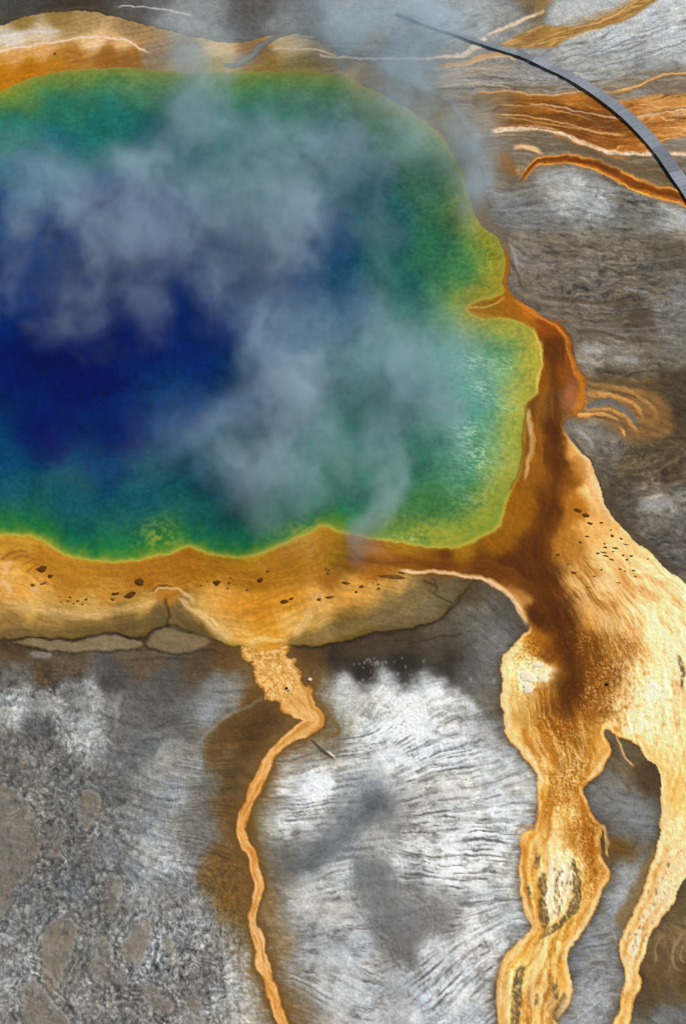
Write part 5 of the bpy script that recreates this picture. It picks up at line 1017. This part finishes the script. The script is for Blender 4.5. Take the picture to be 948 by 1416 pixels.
pv_ = t.nodes.new('ShaderNodeVolumePrincipled'); om = t.nodes.new('ShaderNodeOutputMaterial')
pv_.inputs['Color'].default_value = (.67, .86, .97, 1); pv_.inputs['Density'].default_value = STEAM_D = 0.16
pv_.inputs['Anisotropy'].default_value = .0
t.links.new(pv_.outputs[0], om.inputs['Volume'])
ng = bpy.data.node_groups.new('steam_billows', 'GeometryNodeTree')
ng.interface.new_socket('Geometry', in_out='INPUT', socket_type='NodeSocketGeometry')
ng.interface.new_socket('Geometry', in_out='OUTPUT', socket_type='NodeSocketGeometry')
N = ng.nodes.new; LK = ng.links.new
gi, go = N('NodeGroupInput'), N('NodeGroupOutput')
pos = N('GeometryNodeInputPosition'); sep = N('ShaderNodeSeparateXYZ'); LK(pos.outputs[0], sep.inputs[0])
def math_(op, a, b=None, c=None):
    n = N('ShaderNodeMath'); n.operation = op
    for i, q in enumerate((a, b, c)):
        if q is None: continue
        if isinstance(q, (int, float)): n.inputs[i].default_value = q
        else: LK(q, n.inputs[i])
    return n.outputs[0]
def noise_(scale, detail, rough, vec, dist=0.0):
    n = N('ShaderNodeTexNoise'); n.inputs['Scale'].default_value = scale; n.inputs['Detail'].default_value = detail
    n.inputs['Roughness'].default_value = rough; n.inputs['Distortion'].default_value = dist; LK(vec, n.inputs['Vector'])
    return n
# sheared sampling point: billows lean and curl with height
wn = noise_(.085, 3, .6, pos.outputs[0])
vs_ = N('ShaderNodeVectorMath'); vs_.operation = 'SUBTRACT'; LK(wn.outputs['Color'], vs_.inputs[0]); vs_.inputs[1].default_value = (.5, .5, .5)
vm = N('ShaderNodeVectorMath'); vm.operation = 'SCALE'; LK(vs_.outputs[0], vm.inputs[0]); vm.inputs['Scale'].default_value = 22.0
va = N('ShaderNodeVectorMath'); va.operation = 'ADD'; LK(pos.outputs[0], va.inputs[0]); LK(vm.outputs[0], va.inputs[1])
flat = N('ShaderNodeVectorMath'); flat.operation = 'MULTIPLY'; LK(va.outputs[0], flat.inputs[0]); flat.inputs[1].default_value = (1, 1, 0)
na = N('GeometryNodeInputNamedAttribute'); na.data_type = 'FLOAT'; na.inputs['Name'].default_value = 'thick'
sn = N('GeometryNodeSampleNearestSurface'); sn.data_type = 'FLOAT'
LK(gi.outputs[0], sn.inputs['Mesh']); LK(na.outputs[0], sn.inputs['Value']); LK(flat.outputs[0], sn.inputs['Sample Position'])
sq = N('ShaderNodeVectorMath'); sq.operation = 'MULTIPLY'; LK(va.outputs[0], sq.inputs[0]); sq.inputs[1].default_value = (1.0, .82, .55)
nb = noise_(.14, 7, .70, sq.outputs[0], .35)
nf = math_('SUBTRACT', nb.outputs['Fac'], .43)
nf = math_('MULTIPLY', nf, 5.6); nf = math_('MAXIMUM', nf, 0.0); nf = math_('MINIMUM', nf, 1.55)
nf = math_('ADD', nf, .24)
hz = math_('SMOOTH_MIN', math_('MULTIPLY', math_('SUBTRACT', sep.outputs[2], .2), .8), math_('MULTIPLY', math_('SUBTRACT', 13.0, sep.outputs[2]), .14), .3)
hz = math_('MINIMUM', math_('MAXIMUM', hz, 0), 1)
den = math_('MULTIPLY', math_('MULTIPLY', sn.outputs['Value'], nf), hz)
vc = N('GeometryNodeVolumeCube'); LK(den, vc.inputs['Density'])
vc.inputs['Min'].default_value = (-66, -12, .2); vc.inputs['Max'].default_value = (48, 134, 13.0)
vc.inputs['Resolution X'].default_value = 384; vc.inputs['Resolution Y'].default_value = 480; vc.inputs['Resolution Z'].default_value = 32
sm_ = N('GeometryNodeSetMaterial'); sm_.inputs['Material'].default_value = ms
LK(vc.outputs[0], sm_.inputs[0]); LK(sm_.outputs[0], go.inputs[0])
md = steam.modifiers.new('billows', 'NODES'); md.node_group = ng
gm.materials.append(ms)
